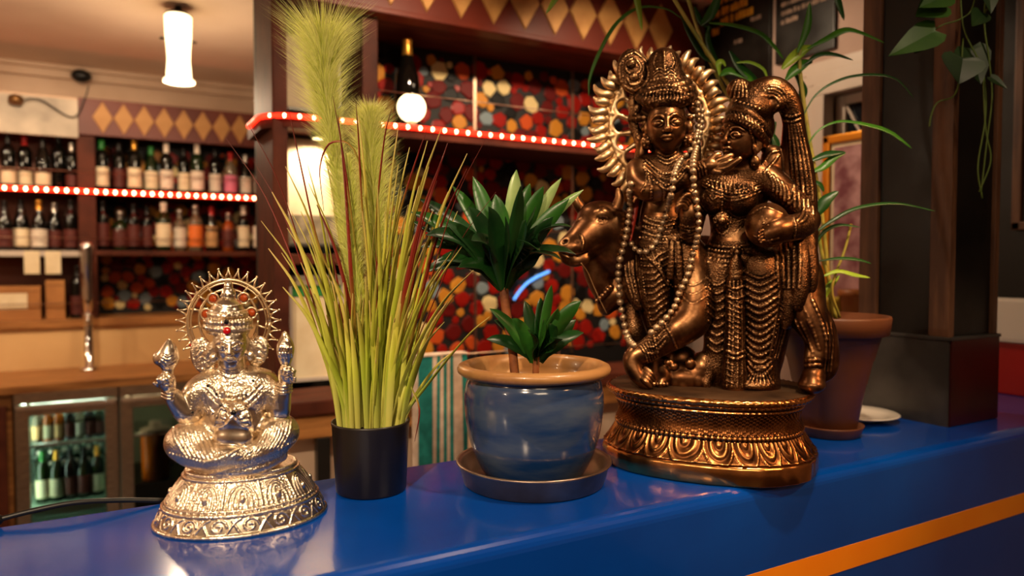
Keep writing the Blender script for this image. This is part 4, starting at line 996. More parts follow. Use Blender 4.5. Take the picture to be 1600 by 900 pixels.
# ---- the halo: ring, spokes, flame petals
hs = Sculpt(borg, (-0.33,-0.10,0.30), (0.16,0.20,0.86), VX)
HD = 1.470
hc = (1030, 195)
def hp(a, rx, ry, r, dD=0.0): return hs.P(hc[0]+rx*math.cos(a), hc[1]-ry*math.sin(a), HD+dD) + (r,)
hs.tube([hp(2*PI*k/60, 76, 88, 0.0048) for k in range(60)], 0.001, closed=True)
hs.tube([hp(2*PI*k/60, 84, 96, 0.0085, 0.006) for k in range(60)], 0.002, closed=True)
for k in range(16):
    a = 2*PI*(k+0.5)/16
    if math.sin(a) < -0.75: continue
    hs.tube([hp(a, 20, 26, 0.0055), hp(a+0.03, 48, 56, 0.0062), hp(a, 60, 70, 0.0045), hp(a, 78, 90, 0.0055)], 0.003)
for k in range(16):                                           # scalloped arcs between spokes
    a0, a1 = 2*PI*(k+0.5)/16, 2*PI*(k+1.5)/16
    if math.sin(a0) < -0.75: continue
    hs.tube([hp(a0+(a1-a0)*t, 66-0+9*math.sin(PI*t), 77+10*math.sin(PI*t), 0.004) for t in (0,.2,.5,.8,1)], 0.003, 4)
NF = 46
for k in range(NF):
    a = 2*PI*k/NF + 0.05
    if math.sin(a) < -0.93: continue
    j = 0.95 + 0.10*((k*37) % 11)/11
    bend = 0.045 if k % 2 else 0.02
    hs.tube([hp(a, 82, 94, 0.0058, 0.004), hp(a+bend*0.4, 90, 102, 0.0088, -0.003), hp(a+bend, 98, 109, 0.0090, -0.005), hp(a+bend*0.7, 105*j, 116*j, 0.0060, -0.003), hp(a-bend*0.2, 111*j, 122*j, 0.0028, 0.0)], 0.0008, 4)
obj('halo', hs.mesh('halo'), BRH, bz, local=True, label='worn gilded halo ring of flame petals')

# ---- the bull
bs = Sculpt(borg, (-0.36,-0.16,ZT-0.006), (0.30,0.24,0.56), VX*1.15)
def B(px, py, dD=0.0): return bs.P(px, py, Dp(px)+dD*PX)
def bt(pts, k=0.01, m=4): bs.tube([B(p[0],p[1],p[2])+(p[3]*PX,) for p in pts], k, m)
def be(px, py, dD, rx, ry, rz, k=0.01, rot=None, op='u'): bs.ell(B(px,py,dD), (rx*PX, ry*PX, rz*PX), k, rot, op)
# body behind the couple
be(1095,425,95,150,52,62,0.01); be(1000,410,75,60,48,66,0.02); be(1230,430,60,46,46,60,0.02)
# neck, dewlap
bt([(1000,400,60,52),(975,395,40,50),(952,378,15,42)], 0.012)
bt([(985,440,50,34),(968,455,30,26),(950,470,18,14),(946,486,14,5)], 0.012)
bt([(925,400,8,16),(935,430,14,18),(945,460,18,14)], 0.012)
# head
bt([(957,362,10,37),(938,356,0,35),(918,372,-14,27),(900,386,-26,20),(893,390,-32,18)], 0.012)
be(935,335,-4,30,28,20,0.014)
be(888,387,-38,16,13,13,0.008); be(903,386,-44,12,9,12,0.006)
bt([(884,404,-36,8),(897,408,-40,8),(914,404,-34,8)],0.005)                     # lower lip
for (x, y, dd) in ((902,376,-56),(882,377,-50)): be(x,y,dd,5.5,5,4.5,0.003,op='s')
bs.stroke([(880,397),(892,400),(906,399),(918,394)], 0.0022, 0.002, Dn=1.44, op='s')
bs.stroke([(907,368),(911,378),(909,390)], 0.002, 0.002, Dn=1.44)
bt([(934,337,-30,5),(942,333,-31,6),(951,338,-27,5)],0.008)                    # eye ridge
be(942,343,-31,6,5,4.2,0.003)
bs.stroke([(932,344),(937,339),(945,338),(951,343)], 0.0015, 0.001, Dn=1.44, off=0.0006); bs.stroke([(932,345),(941,349),(951,344)], 0.0012, 0.001, Dn=1.44, off=0.0006)
bs.dots([(942,344)], 0.0016, 0.0, Dn=1.44, op='s')
be(909,345,-22,9,8,5,0.005)
# horns, ears
bt([(912,330,-4,8),(905,322,-8,7.5),(900,312,-10,6),(899,304,-10,3)],0.004)
bt([(953,333,-6,9.5),(963,325,-8,8.5),(968,310,-10,6.5),(966,296,-12,3)],0.004)
bt([(963,350,-10,6),(967,362,-14,9),(965,376,-14,5)],0.006)
# hind leg at the right with ankle rings and tail
bt([(1245,430,20,36),(1252,460,2,30),(1262,495,-12,23),(1277,525,-20,16),(1277,550,-24,12.5),(1273,562,-26,12)],0.012)
bt([(1273,562,-26,12),(1274,580,-27,12),(1270,590,-30,15),(1268,600,-36,13)],0.006)
be(1268,601,-36,19,20,12,0.006)
for yy in (564,572): bt([(1273+14*math.cos(a),yy+2*math.sin(a),-26+14*math.sin(a),3.2) for a in np.linspace(0,2*PI,13)],0.002,0)
bt([(1262,420,25,12),(1272,450,10,11),(1276,480,-4,11),(1290,510,-10,12),(1296,545,-14,12),(1296,575,-18,10),(1288,592,-20,5)],0.006)
for i in (1,3):
    x = 1238+i*9; bs.stroke([(x,440),(x+4,470),(x+20,503),(x+30,530)], 0.0014, 0.003, Dn=1.38, off=0.0009)
for i in range(3): bs.stroke([(1286+i*6,505),(1291+i*5,540),(1288+i*5,580)], 0.0016, 0.002, Dn=1.38)
# other legs hidden behind
bt([(1000,450,85,24),(1002,520,85,16),(1003,600,85,14)],0.01); bt([(1180,470,100,24),(1185,540,100,15),(1186,598,100,14)],0.01)
for i, pts in enumerate([[(1262,500),(1272,520),(1280,545)],[(1252,505),(1262,525),(1270,550)],[(1242,500),(1250,515),(1262,535)],[(1270,470),(1282,500),(1292,530)]]): bs.stroke(pts, 0.0022, 0.003, Dn=1.38, off=0.0008)
bs.stroke([(934,470),(944,462),(955,450)],0.004,0.003,Dn=1.46); 
bs.dots([(933+i*4.2, 470-i*4.4) for i in range(6)], 0.0042, 0.002, Dn=1.47)
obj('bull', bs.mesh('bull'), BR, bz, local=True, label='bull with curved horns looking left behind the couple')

# ---- the couple, one continuous casting
ks = Sculpt(borg, (-0.27,-0.20,ZT-0.006), (0.26,0.13,0.84), VX)
def K(px, py, dD=0.0): return ks.P(px, py, Dp(px)+dD*PX)
def kt(pts, k=0.008, m=4): ks.tube([K(p[0],p[1],p[2])+(p[3]*PX,) for p in pts], k, m)
def ke(px, py, dD, rx, ry, rz, k=0.008, rot=None, op='u'): ks.ell(K(px,py,dD), (rx*PX, ry*PX, rz*PX), k, rot, op)
st = lambda pts, r=1.3, k=0.0012, m=4, op='u', off=None: ks.stroke(pts, r*PX, k, m, 1.40, r*PX*0.28 if off is None else off, op)
dt = lambda pts, r=2.4, k=0.0006: ks.dots(pts, r*PX*0.95, k, 1.40, r*PX*0.3)
def lin(a, b, n): return [(a[0]+(b[0]-a[0])*i/(n-1), a[1]+(b[1]-a[1])*i/(n-1)) for i in range(n)]
# == the flute player (left): torso and legs
kt([(1042,250,0,17),(1040,262,2,20)],0.008)
ke(1038,285,2,42,25,36,0.012); ke(1038,318,2,31,23,32,0.014); ke(1036,345,0,34,26,26,0.014); ke(1037,380,0,44,31,34,0.014)
kt([(1008,262,0,19),(1038,258,4,18),(1072,260,0,18)],0.012)
# his right arm crossing the chest to the flute hand
kt([(998,266,-8,20),(1001,284,-24,19.5),(1014,296,-44,18),(1034,295,-58,15.5),(1056,286,-64,12),(1066,278,-64,11)],0.004)
ke(1071,276,-64,12,11,17,0.004)
for i in range(4): kt([(1066+i*4,266-i,-70,4),(1074+i*3.5,262+i*2,-75,3.8),(1080+i*1.5,270+i*4,-72,3.4)],0.0015)
for xx in ((1003,300,1010,268),(1017,309,1012,274),(1037,312,1030,281)):
    st([(xx[0],xx[1]),(0.5*(xx[0]+xx[2])+4,0.5*(xx[1]+xx[3])),(xx[2],xx[3])],2.0)
dt(lin((1019,308),(1014,276),9),1.8); dt(lin((1006,300),(1011,272),7),1.6)
# his left forearm rising at the right, hand with curled fingers
kt([(1080,268,4,18),(1088,300,2,16),(1086,335,-12,15),(1079,364,-36,14.5)],0.006); kt([(1079,366,-40,14.5),(1079,345,-54,14.5),(1078,330,-58,14)],0.004)
ke(1078,322,-60,14.5,11,17,0.004)
for i, (x0_, y0_) in enumerate([(1072,307),(1068,311),(1065,316),(1063,322)]):
    kt([(x0_+10,y0_+4,-68,4.4),(x0_+3,y0_-3,-76,4.4),(x0_-4,y0_+1,-77,4.0),(x0_-5,y0_+8,-71,3.6)],0.001)
kt([(1086,316,-58,5),(1085,304,-62,4.5),(1078,297,-62,3.8)],0.002)
for yy in (351,356,362): st([(1064,yy),(1078,yy+4),(1093,yy)],2.0)
# flute
pass
# garment, belt
for i, (yy, w_) in enumerate(((340,33),(347,35),(356,38),(364,40),(373,42))):
    st([(1037-w_,yy-4),(1020,yy+4),(1040,yy+6),(1037+w_,yy-2)], 2.6 if i in (1,3) else 1.6)
dt([(1005+i*4.6, 352+ (4 if 2<i<11 else 2)) for i in range(14)],2.2); dt([(1000+i*5.2, 369+(5 if 2<i<11 else 2)) for i in range(14)],2.4)
ke(1058,372,-34,14,7,11,0.004); dt([(1050+5*(i%4), 366+5*(i//4)) for i in range(12)],2.0)
# chest collar
for i in range(4): st([(1010-i*2,250+i*5),(1028,266+i*7),(1044,272+i*8),(1062,262+i*6),(1070+i,250+i*5)],1.8)
dt([(1013+i*3.9, 256+16*math.sin(PI*i/13)) for i in range(14)],2.0); dt([(1008+i*4.6, 266+24*math.sin(PI*i/13)) for i in range(14)],2.2)
# standing leg (straight) and its foot
kt([(1024,392,2,31),(1024,430,0,27),(1028,470,-2,22),(1032,505,0,18),(1034,545,2,15),(1036,575,2,14)],0.010)
kt([(1036,578,0,13),(1038,592,-10,12),(1036,602,-26,9)],0.006)
# crossing leg: thigh down, shin to the left, foot pointing down on its toes
kt([(1066,395,-6,34),(1082,430,-12,29),(1086,470,-22,27),(1078,500,-32,28)],0.010)
kt([(1078,500,-32,28),(1056,516,-40,25),(1032,534,-46,19),(1008,550,-50,15),(996,555,-52,14)],0.008)
kt([(996,552,-52,15),(988,562,-56,13),(992,580,-60,12),(1003,594,-64,9),(1013,601,-66,6.5)],0.005)
for i in range(4): kt([(1000+i*3,588-i*4,-68+i*2,4.0),(1009+i*3,596-i*4,-74+i*3,3.8),(1016+i*2.5,603-i*3.5,-72+i*4,3.2)],0.0015)
for i in range(5): st([(1001+i*4.5,541-i*2),(1008+i*4,552-i),(1012+i*4,566-i*2)],1.7)
st([(1040,508),(1052,530),(1058,548)],2.0)
for i in range(3): st([(1062+i*2,436+i*13),(1083,446+i*14),(1110,430+i*14)],1.1)
# dhoti pleats on the standing leg, slanted folds
for i in range(15):
    y = 400+i*10.5; w_ = 27-i*0.85
    st([(1026-w_+2,y+5),(1022,y+5),(1030,y-2),(1026+w_-2,y-12)],1.5,0.002)
st([(1000,420),(1008,470),(1020,520),(1030,560)],2.2); dt(lin((1003,425),(1026,545),22),1.9)
# hanging front sash with tassel
ke(1055,402,-40,9,5,32,0.004); kt([(1051,380,-42,4),(1049,410,-44,5),(1047,432,-42,5)],0.002); kt([(1060,380,-42,4),(1061,410,-44,5),(1062,434,-42,5)],0.002)
st([(1056,384),(1056,434)],1.6); st([(1030,410),(1040,440),(1056,448),(1072,440),(1080,420)],2.4); dt([(1030+i*4.4,416+32*math.sin(PI*i/11)) for i in range(12)],2.2)
for i in range(4): st([(1006+i*3,384),(1012+i*6,402+i*6),(1036+i*3,416+i*8)],1.7)
# side scarves at the left
kt([(1000,300,10,7),(990,340,14,9),(984,375,10,11),(983,410,4,14),(988,445,-2,14),(998,478,-6,8)],0.006)
kt([(1003,380,0,9),(1004,420,-10,11),(1008,455,-12,10),(1012,480,-12,5)],0.005)
for i in range(4): st([(976+i*6,395),(978+i*6,430),(988+i*5,465)],1.6)
dt(lin((1001,400),(1008,462),14),1.8); dt(lin((984,395),(996,470),14),1.6)
kt([(985,480,14,10),(990,510,10,14),(998,540,20,16),(996,575,30,16)],0.010)
# rocky mount between the feet
ke(1075,588,0,48,36,26,0.012); ke(1098,575,-10,22,22,26,0.01); ke(1040,590,20,36,26,30,0.010); ke(1064,560,10,26,22,22,0.01); kt([(1034,570,-14,13),(1036,590,-26,13),(1032,600,-44,8)],0.005); dt([(1022+i*5,600) for i in range(5)],3.4)
for i in range(20):
    r1, r2, r3 = (i*37%19)/19, (i*53%23)/23, (i*29%17)/17
    ke(1045+70*r1, 566+36*r2, -30+10*r3, 7+5*r3, 6, 6+5*r1, 0.004)
# head
fc = K(1042,197,-8)

def frame(yaw, roll, pitch=0.0):                              # unit axes of a head: yaw>0 turns to the viewer's left
    Fv = np.array([-math.sin(yaw)*math.cos(pitch), -math.cos(yaw)*math.cos(pitch), -math.sin(pitch)])
    Rv = np.array([math.cos(yaw), -math.sin(yaw), 0.0]); Uv = np.cross(Rv, -Fv); Uv = Uv if Uv[2] > 0 else -Uv
    Rv, Uv = Rv*math.cos(roll)+Uv*math.sin(roll), Uv*math.cos(roll)-Rv*math.sin(roll)
    return Rv, Uv, Fv
Rv, Uv, Fv = frame(0.20, 0.03, 0.03)
face(ks, fc, Rv, Uv, Fv, 31.5*PX, 43*PX, 36*PX)
ke(1043,206,16,42,24,40,0.004)
for i in range(4):
    for x_ in (1007,1079): ke(x_+(i%2)*2,184+i*9,-2,5,6,5,0.002)
dt([(1040,176),(1040,171)],1.6)
kt([(1042,236,0,14.5),(1042,250,2,15.5)],0.004)
for yy in (240,246,252): st([(1029,yy-2),(1042,yy+4),(1056,yy-2)],1.9)
# crown: rolled band, tall mitre, crest
for i, (yy, rx, rr2, dd) in enumerate(((161,38,4,2),(153,42,7.5,4),(143,40,7,5),(133,35,6,6))):
    ks.tube([K(1041+rx*math.cos(a), yy+ (6 if i < 2 else 3)*math.sin(a)*1.0 - 0.04*rx*math.cos(a) - (4*math.cos(a)**2), dd - rx*0.95*math.sin(a)) + (rr2*PX,) for a in np.linspace(0, 2*PI, 25)], 0.003)
ke(1041,158,10,36,32,24,0.006)
kt([(1041,150,6,36),(1040,132,6,30),(1039,116,6,25),(1037,104,5,24),(1037,98,4,20)],0.008)
ke(1037,98,4,22,20,19,0.004); kt([(1024,112,-14,4),(1037,114,-18,4),(1050,112,-14,4)],0.002)
st([(1037,80),(1038,92),(1038,108)],2.2); st([(1026,84),(1022,98),(1027,110)],1.8); st([(1048,84),(1053,98),(1047,110)],1.8)
ke(1029,100,-16,5,4,4,0.002); ke(1047,100,-16,5,4,4,0.002)
dt([(1005+i*5.2,164-9*math.sin(PI*i/14)) for i in range(15)],2.4); dt([(1006+i*5.3,148-7*math.sin(PI*i/13)) for i in range(14)],3.0)
dt([(1014+i*5.2,138-5*math.sin(PI*i/10)) for i in range(11)],2.6); dt([(1018+i*5,126-4*math.sin(PI*i/8)) for i in range(9)],2.4)
for i in range(12): st([(1008+i*5.6,156-2*math.sin(PI*i/11)),(1010+i*5.4,150),(1011+i*5.2,144)],1.3)
for j in range(3): st([(1022,122-j*5),(1030,116-j*5),(1039,122-j*6),(1048,116-j*5),(1056,122-j*5)],1.6)
# ear ornaments and side tassels
for (x, y) in ((1012,214),(1077,212)):
    ke(x,y-14,-8,6,6,10,0.003); ke(x,y+8,-10,11,7,11,0.003); dt([(x+7*math.cos(a),y+8+7*math.sin(a)) for a in np.linspace(0,2*PI,9)],1.8)
    ke(x+1,y+8,-16,4,4,4,0.002)
kt([(1075,146,10,5),(1082,158,4,9),(1084,170,2,9)],0.003); kt([(1078,150,0,3.5),(1074,140,2,2)],0.002); dt([(1078+i%3*4,158+i//3*5) for i in range(9)],2.2)
kt([(996,168,6,7),(990,182,8,6),(990,196,10,7),(996,212,8,7),(1000,228,8,6)],0.004); kt([(985,186,8,5),(1000,184,2,7)],0.003)
dt(lin((993,172),(997,222),9),2.2)
for s_ in (0,1):                                              # hair locks on the shoulders
    x = 1005 if s_ == 0 else 1084
    kt([(x,222,6,8),(x-3+4*s_,238,4,9),(x-4+6*s_,254,0,8)],0.005)
# peacock feather with eye
ke(990,112,0,26,9,36,0.003,rot=[(0.98,0,0.18),(0,1,0),(-0.18,0,0.98)]); kt([(992,140,8,5),(988,160,8,6),(990,182,8,6)],0.004)
kt([(984,84,8,5),(982,78,8,2)],0.003)
st([(990,82),(974,92),(968,110),(974,132),(990,142)],2.2); st([(992,82),(1008,96),(1014,114),(1008,132),(992,142)],2.2)
ke(986,99,-9,7,5,8,0.002); st([(990,90),(979,98),(980,112),(994,116),(1001,106),(994,92)],1.8); ke(991,120,-9,7,4,6,0.002); st([(980,122),(986,132),(998,130),(1004,120)],1.7)
dt([(973+2*math.sin(i*0.6)*0, 96+i*4) for i in range(9)],1.6)
# == the lady (right)
kt([(1166,258,0,15),(1166,275,2,19)],0.008)
ke(1150,305,2,50,30,36,0.014); ke(1146,345,2,36,27,34,0.016); ke(1150,380,2,42,31,30,0.016); ke(1158,410,2,50,34,36,0.016)
kt([(1108,288,2,18),(1150,278,6,18),(1200,278,4,20)],0.014)
ke(1115,313,-20,20,17,19,0.008); ke(1158,313,-22,24,20,23,0.008)
st([(1096,318),(1112,336),(1130,330)],1.8); st([(1138,330),(1156,340),(1180,326)],1.8); st([(1150,300),(1160,310),(1168,306),(1164,298)],1.6); st([(1108,304),(1114,312),(1120,306)],1.5)
for i in range(4): st([(1100-i,282+i*4),(1125,294+i*5),(1150,298+i*5),(1180,288+i*5),(1202,276+i*5)],1.8)
dt([(1103+i*5.2,288+14*math.sin(PI*i/18)) for i in range(19)],2.3); dt([(1105+i*5.2,280+10*math.sin(PI*i/17)) for i in range(18)],2.0)
for i in range(10): st([(1112+i*7,284+7*math.sin(i*0.33)),(1113+i*7,293+8*math.sin(i*0.33))],1.5)
ke(1128,345,-32,12,6,14,0.004); ke(1128,345,-37,6,4,6,0.002); dt([(1128+10*math.cos(a),345+12*math.sin(a)) for a in np.linspace(0,2*PI,14)],1.8)
dt(lin((1128,300),(1128,332),9),2.6); st([(1114,336),(1120,358),(1128,366),(1138,358),(1143,336)],1.8)
# her left arm, elbow out at the right, hand round the pot
kt([(1202,284,0,21),(1222,300,-6,18),(1245,322,-10,16),(1262,343,-14,17)],0.008)
kt([(1262,346,-14,17),(1248,354,-34,17),(1228,357,-52,17),(1212,360,-62,16),(1200,366,-68,12)],0.007)
hand(ks, K(1212,360,-64), K(1196,366,-74), (-0.3,-0.6,-0.6), (0,0,1), 0.020, 0.35)
for xx in ((1224,318,1238,296),(1229,322,1243,302),(1246,345,1256,326),(1250,348,1262,332)): st([(xx[0],xx[1]),(0.5*(xx[0]+xx[2])+2,0.5*(xx[1]+xx[3])+2),(xx[2],xx[3])],2.2)
st([(1240,340),(1243,356),(1240,372)],2.0)
for i in range(5): st([(1200+i*7,270+i*5),(1208+i*6,284+i*5),(1208+i*6,298+i*5)],2.4)      # shoulder ruffles
# water pot
ke(1199,352,-46,32,30,33,0.002); st([(1172,335),(1195,324),(1222,334)],1.5); st([(1178,368),(1196,376),(1216,372)],1.6); dt([(1187,345),(1193,349),(1200,352),(1190,338),(1197,342)],1.8)
# the hand lifting her chin
kt([(1078,276,-40,11),(1094,266,-52,11),(1106,261,-58,10)],0.006)
ke(1114,258,-60,14,9,10,0.006)
kt([(1120,252,-62,5),(1132,247,-62,4.6),(1143,243,-60,4.0)],0.002); kt([(1122,258,-62,4.8),(1136,254,-64,4.4),(1144,251,-62,3.8)],0.002)
kt([(1120,264,-62,5),(1136,262,-66,4.8),(1148,254,-68,4.2),(1156,248,-68,3.6)],0.002); kt([(1112,266,-62,5),(1124,269,-64,4.4),(1132,265,-64,3.6)],0.002)
kt([(1108,252,-62,5),(1117,244,-60,4.4),(1124,241,-58,3.6)],0.002)
for i in range(3): st([(1088+i*5,258-i*2),(1092+i*5,266-i*2),(1094+i*5,276-i*2)],1.8)
# belt, hip ornaments, skirt
for i, yy in enumerate((378,385,393,401)): st([(1104+i,yy+2),(1130,yy+8),(1160,yy+6),(1196,yy-4)],2.6 if i % 2 == 0 else 1.6)
dt([(1108+i*5,389+6*math.sin(PI*i/18)) for i in range(18)],2.4); dt([(1108+i*5,404+6*math.sin(PI*i/18)) for i in range(18)],2.6)
ke(1152,394,-36,11,6,11,0.003); ke(1152,394,-42,5,4,5,0.001); dt([(1152+9*math.cos(a),394+9*math.sin(a)) for a in np.linspace(0,2*PI,12)],1.9); ke(1163,404,-36,9,5,8,0.003)
for i in range(8): dt([(1106+i*4,410+i%2*5),(1112+i*4,420+i%2*4),(1118+i*3,430)],2.2)
kt([(1124,420,-6,26),(1123,470,-8,22),(1122,520,-6,19),(1122,560,-4,20),(1122,596,0,22)],0.010)
kt([(1186,420,-8,36),(1190,455,-12,33),(1190,500,-12,28),(1187,545,-10,23),(1186,580,-8,24),(1186,603,-6,30)],0.010)
ke(1180,600,-24,34,22,10,0.008)
for i in range(15):                                           # looped drapery folds on her left leg
    y = 425+i*11; w_ = 33-i*0.95
    st([(1188-w_,y-6),(1178,y+7),(1192,y+9),(1188+w_-2,y-6)],2.1,0.0025)
    dt([(1190-w_+6+ (2*w_-12)*t_, y+1+7*math.sin(PI*t_)) for t_ in np.linspace(0,1,8)],1.2)
for i in range(9):
    y = 440+i*13; st([(1106,y-4),(1120,y+6),(1138,y-5)],1.9,0.002)
for i in range(8): st([(1160+i*7,600),(1172+i*4,585),(1180+i*2,572)],1.6)
# front pleat panel like a fluted pillar
kt([(1150,408,-38,9),(1150,432,-40,9)],0.003); ke(1150,412,-44,7,5,14,0.002)
kt([(1149,440,-34,13),(1149,500,-34,14),(1147,552,-34,15),(1147,600,-34,19)],0.004)
for xo in (-9,-3,4,10): st([(1149+xo*0.9,440),(1149+xo,520),(1147+xo*1.25,604)],1.8)
for i in range(16): st([(1138-i*0.2,452+i*9.5),(1145,456+i*9.5)],1.5); 
for i in range(12): st([(1149,470+i*8),(1157,474+i*8)],1.4)
for yy in (446,462,548,556): st([(1136,yy),(1149,yy+5),(1163,yy)],2.4)
kt([(1138,450,-30,6),(1160,450,-30,6)],0.004)
# loose cloth at her side
kt([(1222,395,10,18),(1228,440,6,18),(1222,490,2,16),(1215,530,2,13),(1204,575,0,14)],0.010)
for i in range(4): st([(1212+i*8,400),(1218+i*7,450),(1210+i*6,510),(1202+i*4,560)],2.0)
dt(lin((1216,500),(1204,560),10),1.8); kt([(1228,470,-10,12),(1226,490,-12,13),(1230,505,-10,8)],0.005); 
for i in range(4): st([(1216+i*3,474+i*8),(1226,480+i*8),(1236,474+i*8)],1.8)
# veil: swept over the head, round and down behind her arm
kt([(1168,160,-4,20),(1186,148,-4,20),(1206,142,-4,19),(1224,150,-2,16),(1236,170,2,14),(1240,190,4,13)],0.008)
for pts in ([(1240,190,4,13),(1244,225,8,15),(1250,265,10,17),(1255,310,12,16),(1256,360,14,16),(1250,410,12,18)], [(1236,195,8,9),(1234,240,12,12),(1234,290,14,14),(1238,340,16,16),(1236,400,14,18)], [(1246,220,8,10),(1256,270,8,12),(1264,320,8,10),(1264,380,8,11),(1256,430,8,12)]):
    kt(pts,0.008)
for pts in ([(1246,370,0,15),(1250,410,-18,14),(1250,450,-30,12),(1246,480,-34,7)], [(1262,370,0,11),(1266,410,-12,11),(1266,445,-20,9),(1262,468,-22,5)], [(1230,390,0,14),(1234,440,-20,13),(1232,485,-28,9),(1226,510,-28,5)]): kt(pts,0.005)
for i in range(5): st([(1233+i*4,195),(1236+i*6,240),(1240+i*7,290),(1242+i*7,335)],2.6)
for i in range(5): st([(1212+i*9,372),(1214+i*9,410),(1216+i*8,450)],2.8)
for i in range(5): st([(1178+i*2,160-i*3),(1198+i*2,136+i*4),(1222-i*1,140+i*6),(1234-i*3,165+i*3)],1.8)
kt([(1216,160,-10,12),(1206,166,-12,9)],0.006); st([(1190,158),(1206,150),(1218,160),(1210,172)],2.0)
for yy in (178,186): st([(1226,yy+2),(1237,yy+5),(1250,yy)],2.2)
kt([(1198,290,16,18),(1206,262,14,16),(1206,240,12,13)],0.008); st([(1192,258),(1204,240),(1216,236)],2.4); st([(1194,270),(1210,252),(1217,242)],1.8)
# head in three-quarter view
fl = K(1160,215,-10); Rv, Uv, Fv = frame(1.02, -0.12, -0.03)
face(ks, fl, Rv, Uv, Fv, 31*PX, 41*PX, 33*PX)
ke(1178,200,10,30,34,36,0.010)
kt([(1181,216,-28,4),(1186,224,-27,5),(1182,236,-27,4),(1178,228,-29,3.5)],0.002); kt([(1179,244,-24,3),(1180,253,-22,7),(1181,260,-20,4.5)],0.002); dt([(1175+i*3,258) for i in range(4)],1.6)
# tiara band, hair, top knot
ks.tube([K(x,y,d_)+(r_*PX,) for x,y,d_,r_ in ((1134,190,-10,5),(1145,184,-30,6.5),(1165,190,-42,7),(1185,206,-36,7),(1196,224,-18,6))], 0.003, 5)
ks.tube([K(x,y,d_)+(r_*PX,) for x,y,d_,r_ in ((1138,178,-10,5),(1150,172,-30,6),(1170,178,-40,6.5),(1190,194,-32,6.5),(1200,212,-12,6))], 0.003, 5)
ke(1172,172,-4,34,34,26,0.008)
dt([(1139+i*4.6,189-6*math.sin(i*0.45)*0-3+ (i*i)*0.22) for i in range(13)],2.1); dt([(1143+i*4.8,178-2+(i*i)*0.22) for i in range(12)],2.4)
for i in range(9): st([(1148+i*5.2,176+i*i*0.35),(1150+i*5.2,184+i*i*0.35)],1.5)
ke(1155,140,-4,19,16,17,0.006); ke(1162,160,-10,16,14,12,0.006)
for i in range(5): st([(1142+i*6,152),(1144+i*5.4,140),(1150+i*3,126)],1.9)
dt([(1150+i*6,158+i*2) for i in range(7)],2.6); dt([(1140,196),(1142,203)],1.6)
st([(1172,202),(1176,216),(1178,232)],2.2); dt(lin((1172,200),(1174,212),4),2.0)
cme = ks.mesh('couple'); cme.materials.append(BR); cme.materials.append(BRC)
CLOTH = [[(998,168),(1000,135),(1012,80),(1062,80),(1080,135),(1086,168)], [(1002,243),(1078,243),(1068,285),(1040,296),(1010,285)], [(995,338),(1082,338),(1086,425),(1058,448),(1040,570),(1008,560),(972,490),(974,385)],
  [(1095,272),(1190,262),(1228,285),(1215,306),(1185,335),(1142,372),(1116,372),(1095,330)], [(1100,378),(1200,375),(1225,420),(1216,608),(1102,608)], [(1130,192),(1140,165),(1145,122),(1200,130),(1206,230),(1176,198)], [(1200,120),(1240,135),(1274,300),(1274,460),(1212,570),(1207,395),(1240,385),(1228,200)], [(962,75),(1016,75),(1016,185),(985,230),(962,150)]]
def region_index(me, sc_, polys):
    nf = len(me.polygons); ce = np.empty(nf*3, np.float32); me.polygons.foreach_get('center', ce); ce = ce.reshape(-1,3) - np.array(sc_.cam)
    u = ce[:,0]/ce[:,1]; w = ce[:,2]/ce[:,1]; v = (w*CP+SP)/(CP-w*SP); k = CP+v*SP
    px_ = 800+FPX*u*k; py_ = 450-FPX*v; res = np.zeros(nf, bool)
    for pl in polys:
        ins_ = np.zeros(nf, bool)
        for (x0_, y0_), (x1_, y1_) in zip(pl, pl[1:]+pl[:1]):
            c = ((y0_ > py_) != (y1_ > py_)) & (px_ < (x1_-x0_)*(py_-y0_)/((y1_-y0_) or 1e-6)+x0_); ins_ ^= c
        res |= ins_
    me.polygons.foreach_set('material_index', res.astype(np.int32))
region_index(cme, ks, CLOTH)
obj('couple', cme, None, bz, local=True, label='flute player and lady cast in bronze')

# ---- silver-gold bead garland hung on the statue
MALA = mat('pearl_gold_bead', sr(220,192,156), 0.32, 0.8, col2=sr(160,128,96), scale=80, rough2=0.42)
gar = thing('bead_garland', 'long pearly gold bead garland draped on the flute player', 'garland', borg, -YAW)
strands = [
 [(1090,160),(1090,178),(1091,196),(1088,212),(1084,226),(1074,240),(1062,253),(1055,268),(1052,284),(1050,299),(1046,313),(1043,326),(1040,338),(1035,350),(1032,362),(1027,376),(1018,388),(1006,394),(994,390),(986,380)],
 [(1097,170),(1095,200),(1090,225),(1084,245),(1083,265),(1084,285),(1086,303),(1089,320),(1091,336),(1092,352),(1090,368),(1087,382),(1084,395),(1080,408),(1077,420),(1074,432),(1068,444),(1062,456),(1058,469),(1053,481),(1046,490),(1038,500),(1030,508),(1022,515),(1014,523)],
 [(986,286),(984,300),(985,315),(984,330),(982,345),(980,358),(977,372),(974,386),(970,400),(967,416),(966,432),(967,448),(968,463),(970,478),(973,493),(976,508),(979,522),(984,533),(991,540)]]
bme = MB().sphere((0,0,0), 1.0, 12, 8).mesh('bead'); bme.materials.append(MALA)
def front(px, py, extra):
    best = None
    for sc__ in (ks, bs, hs):
        c = sc__.S(px, py, 1.42, 0.0, 0.22)
        if c is not None and (best is None or c[1] < best[1]): best = c
    return best
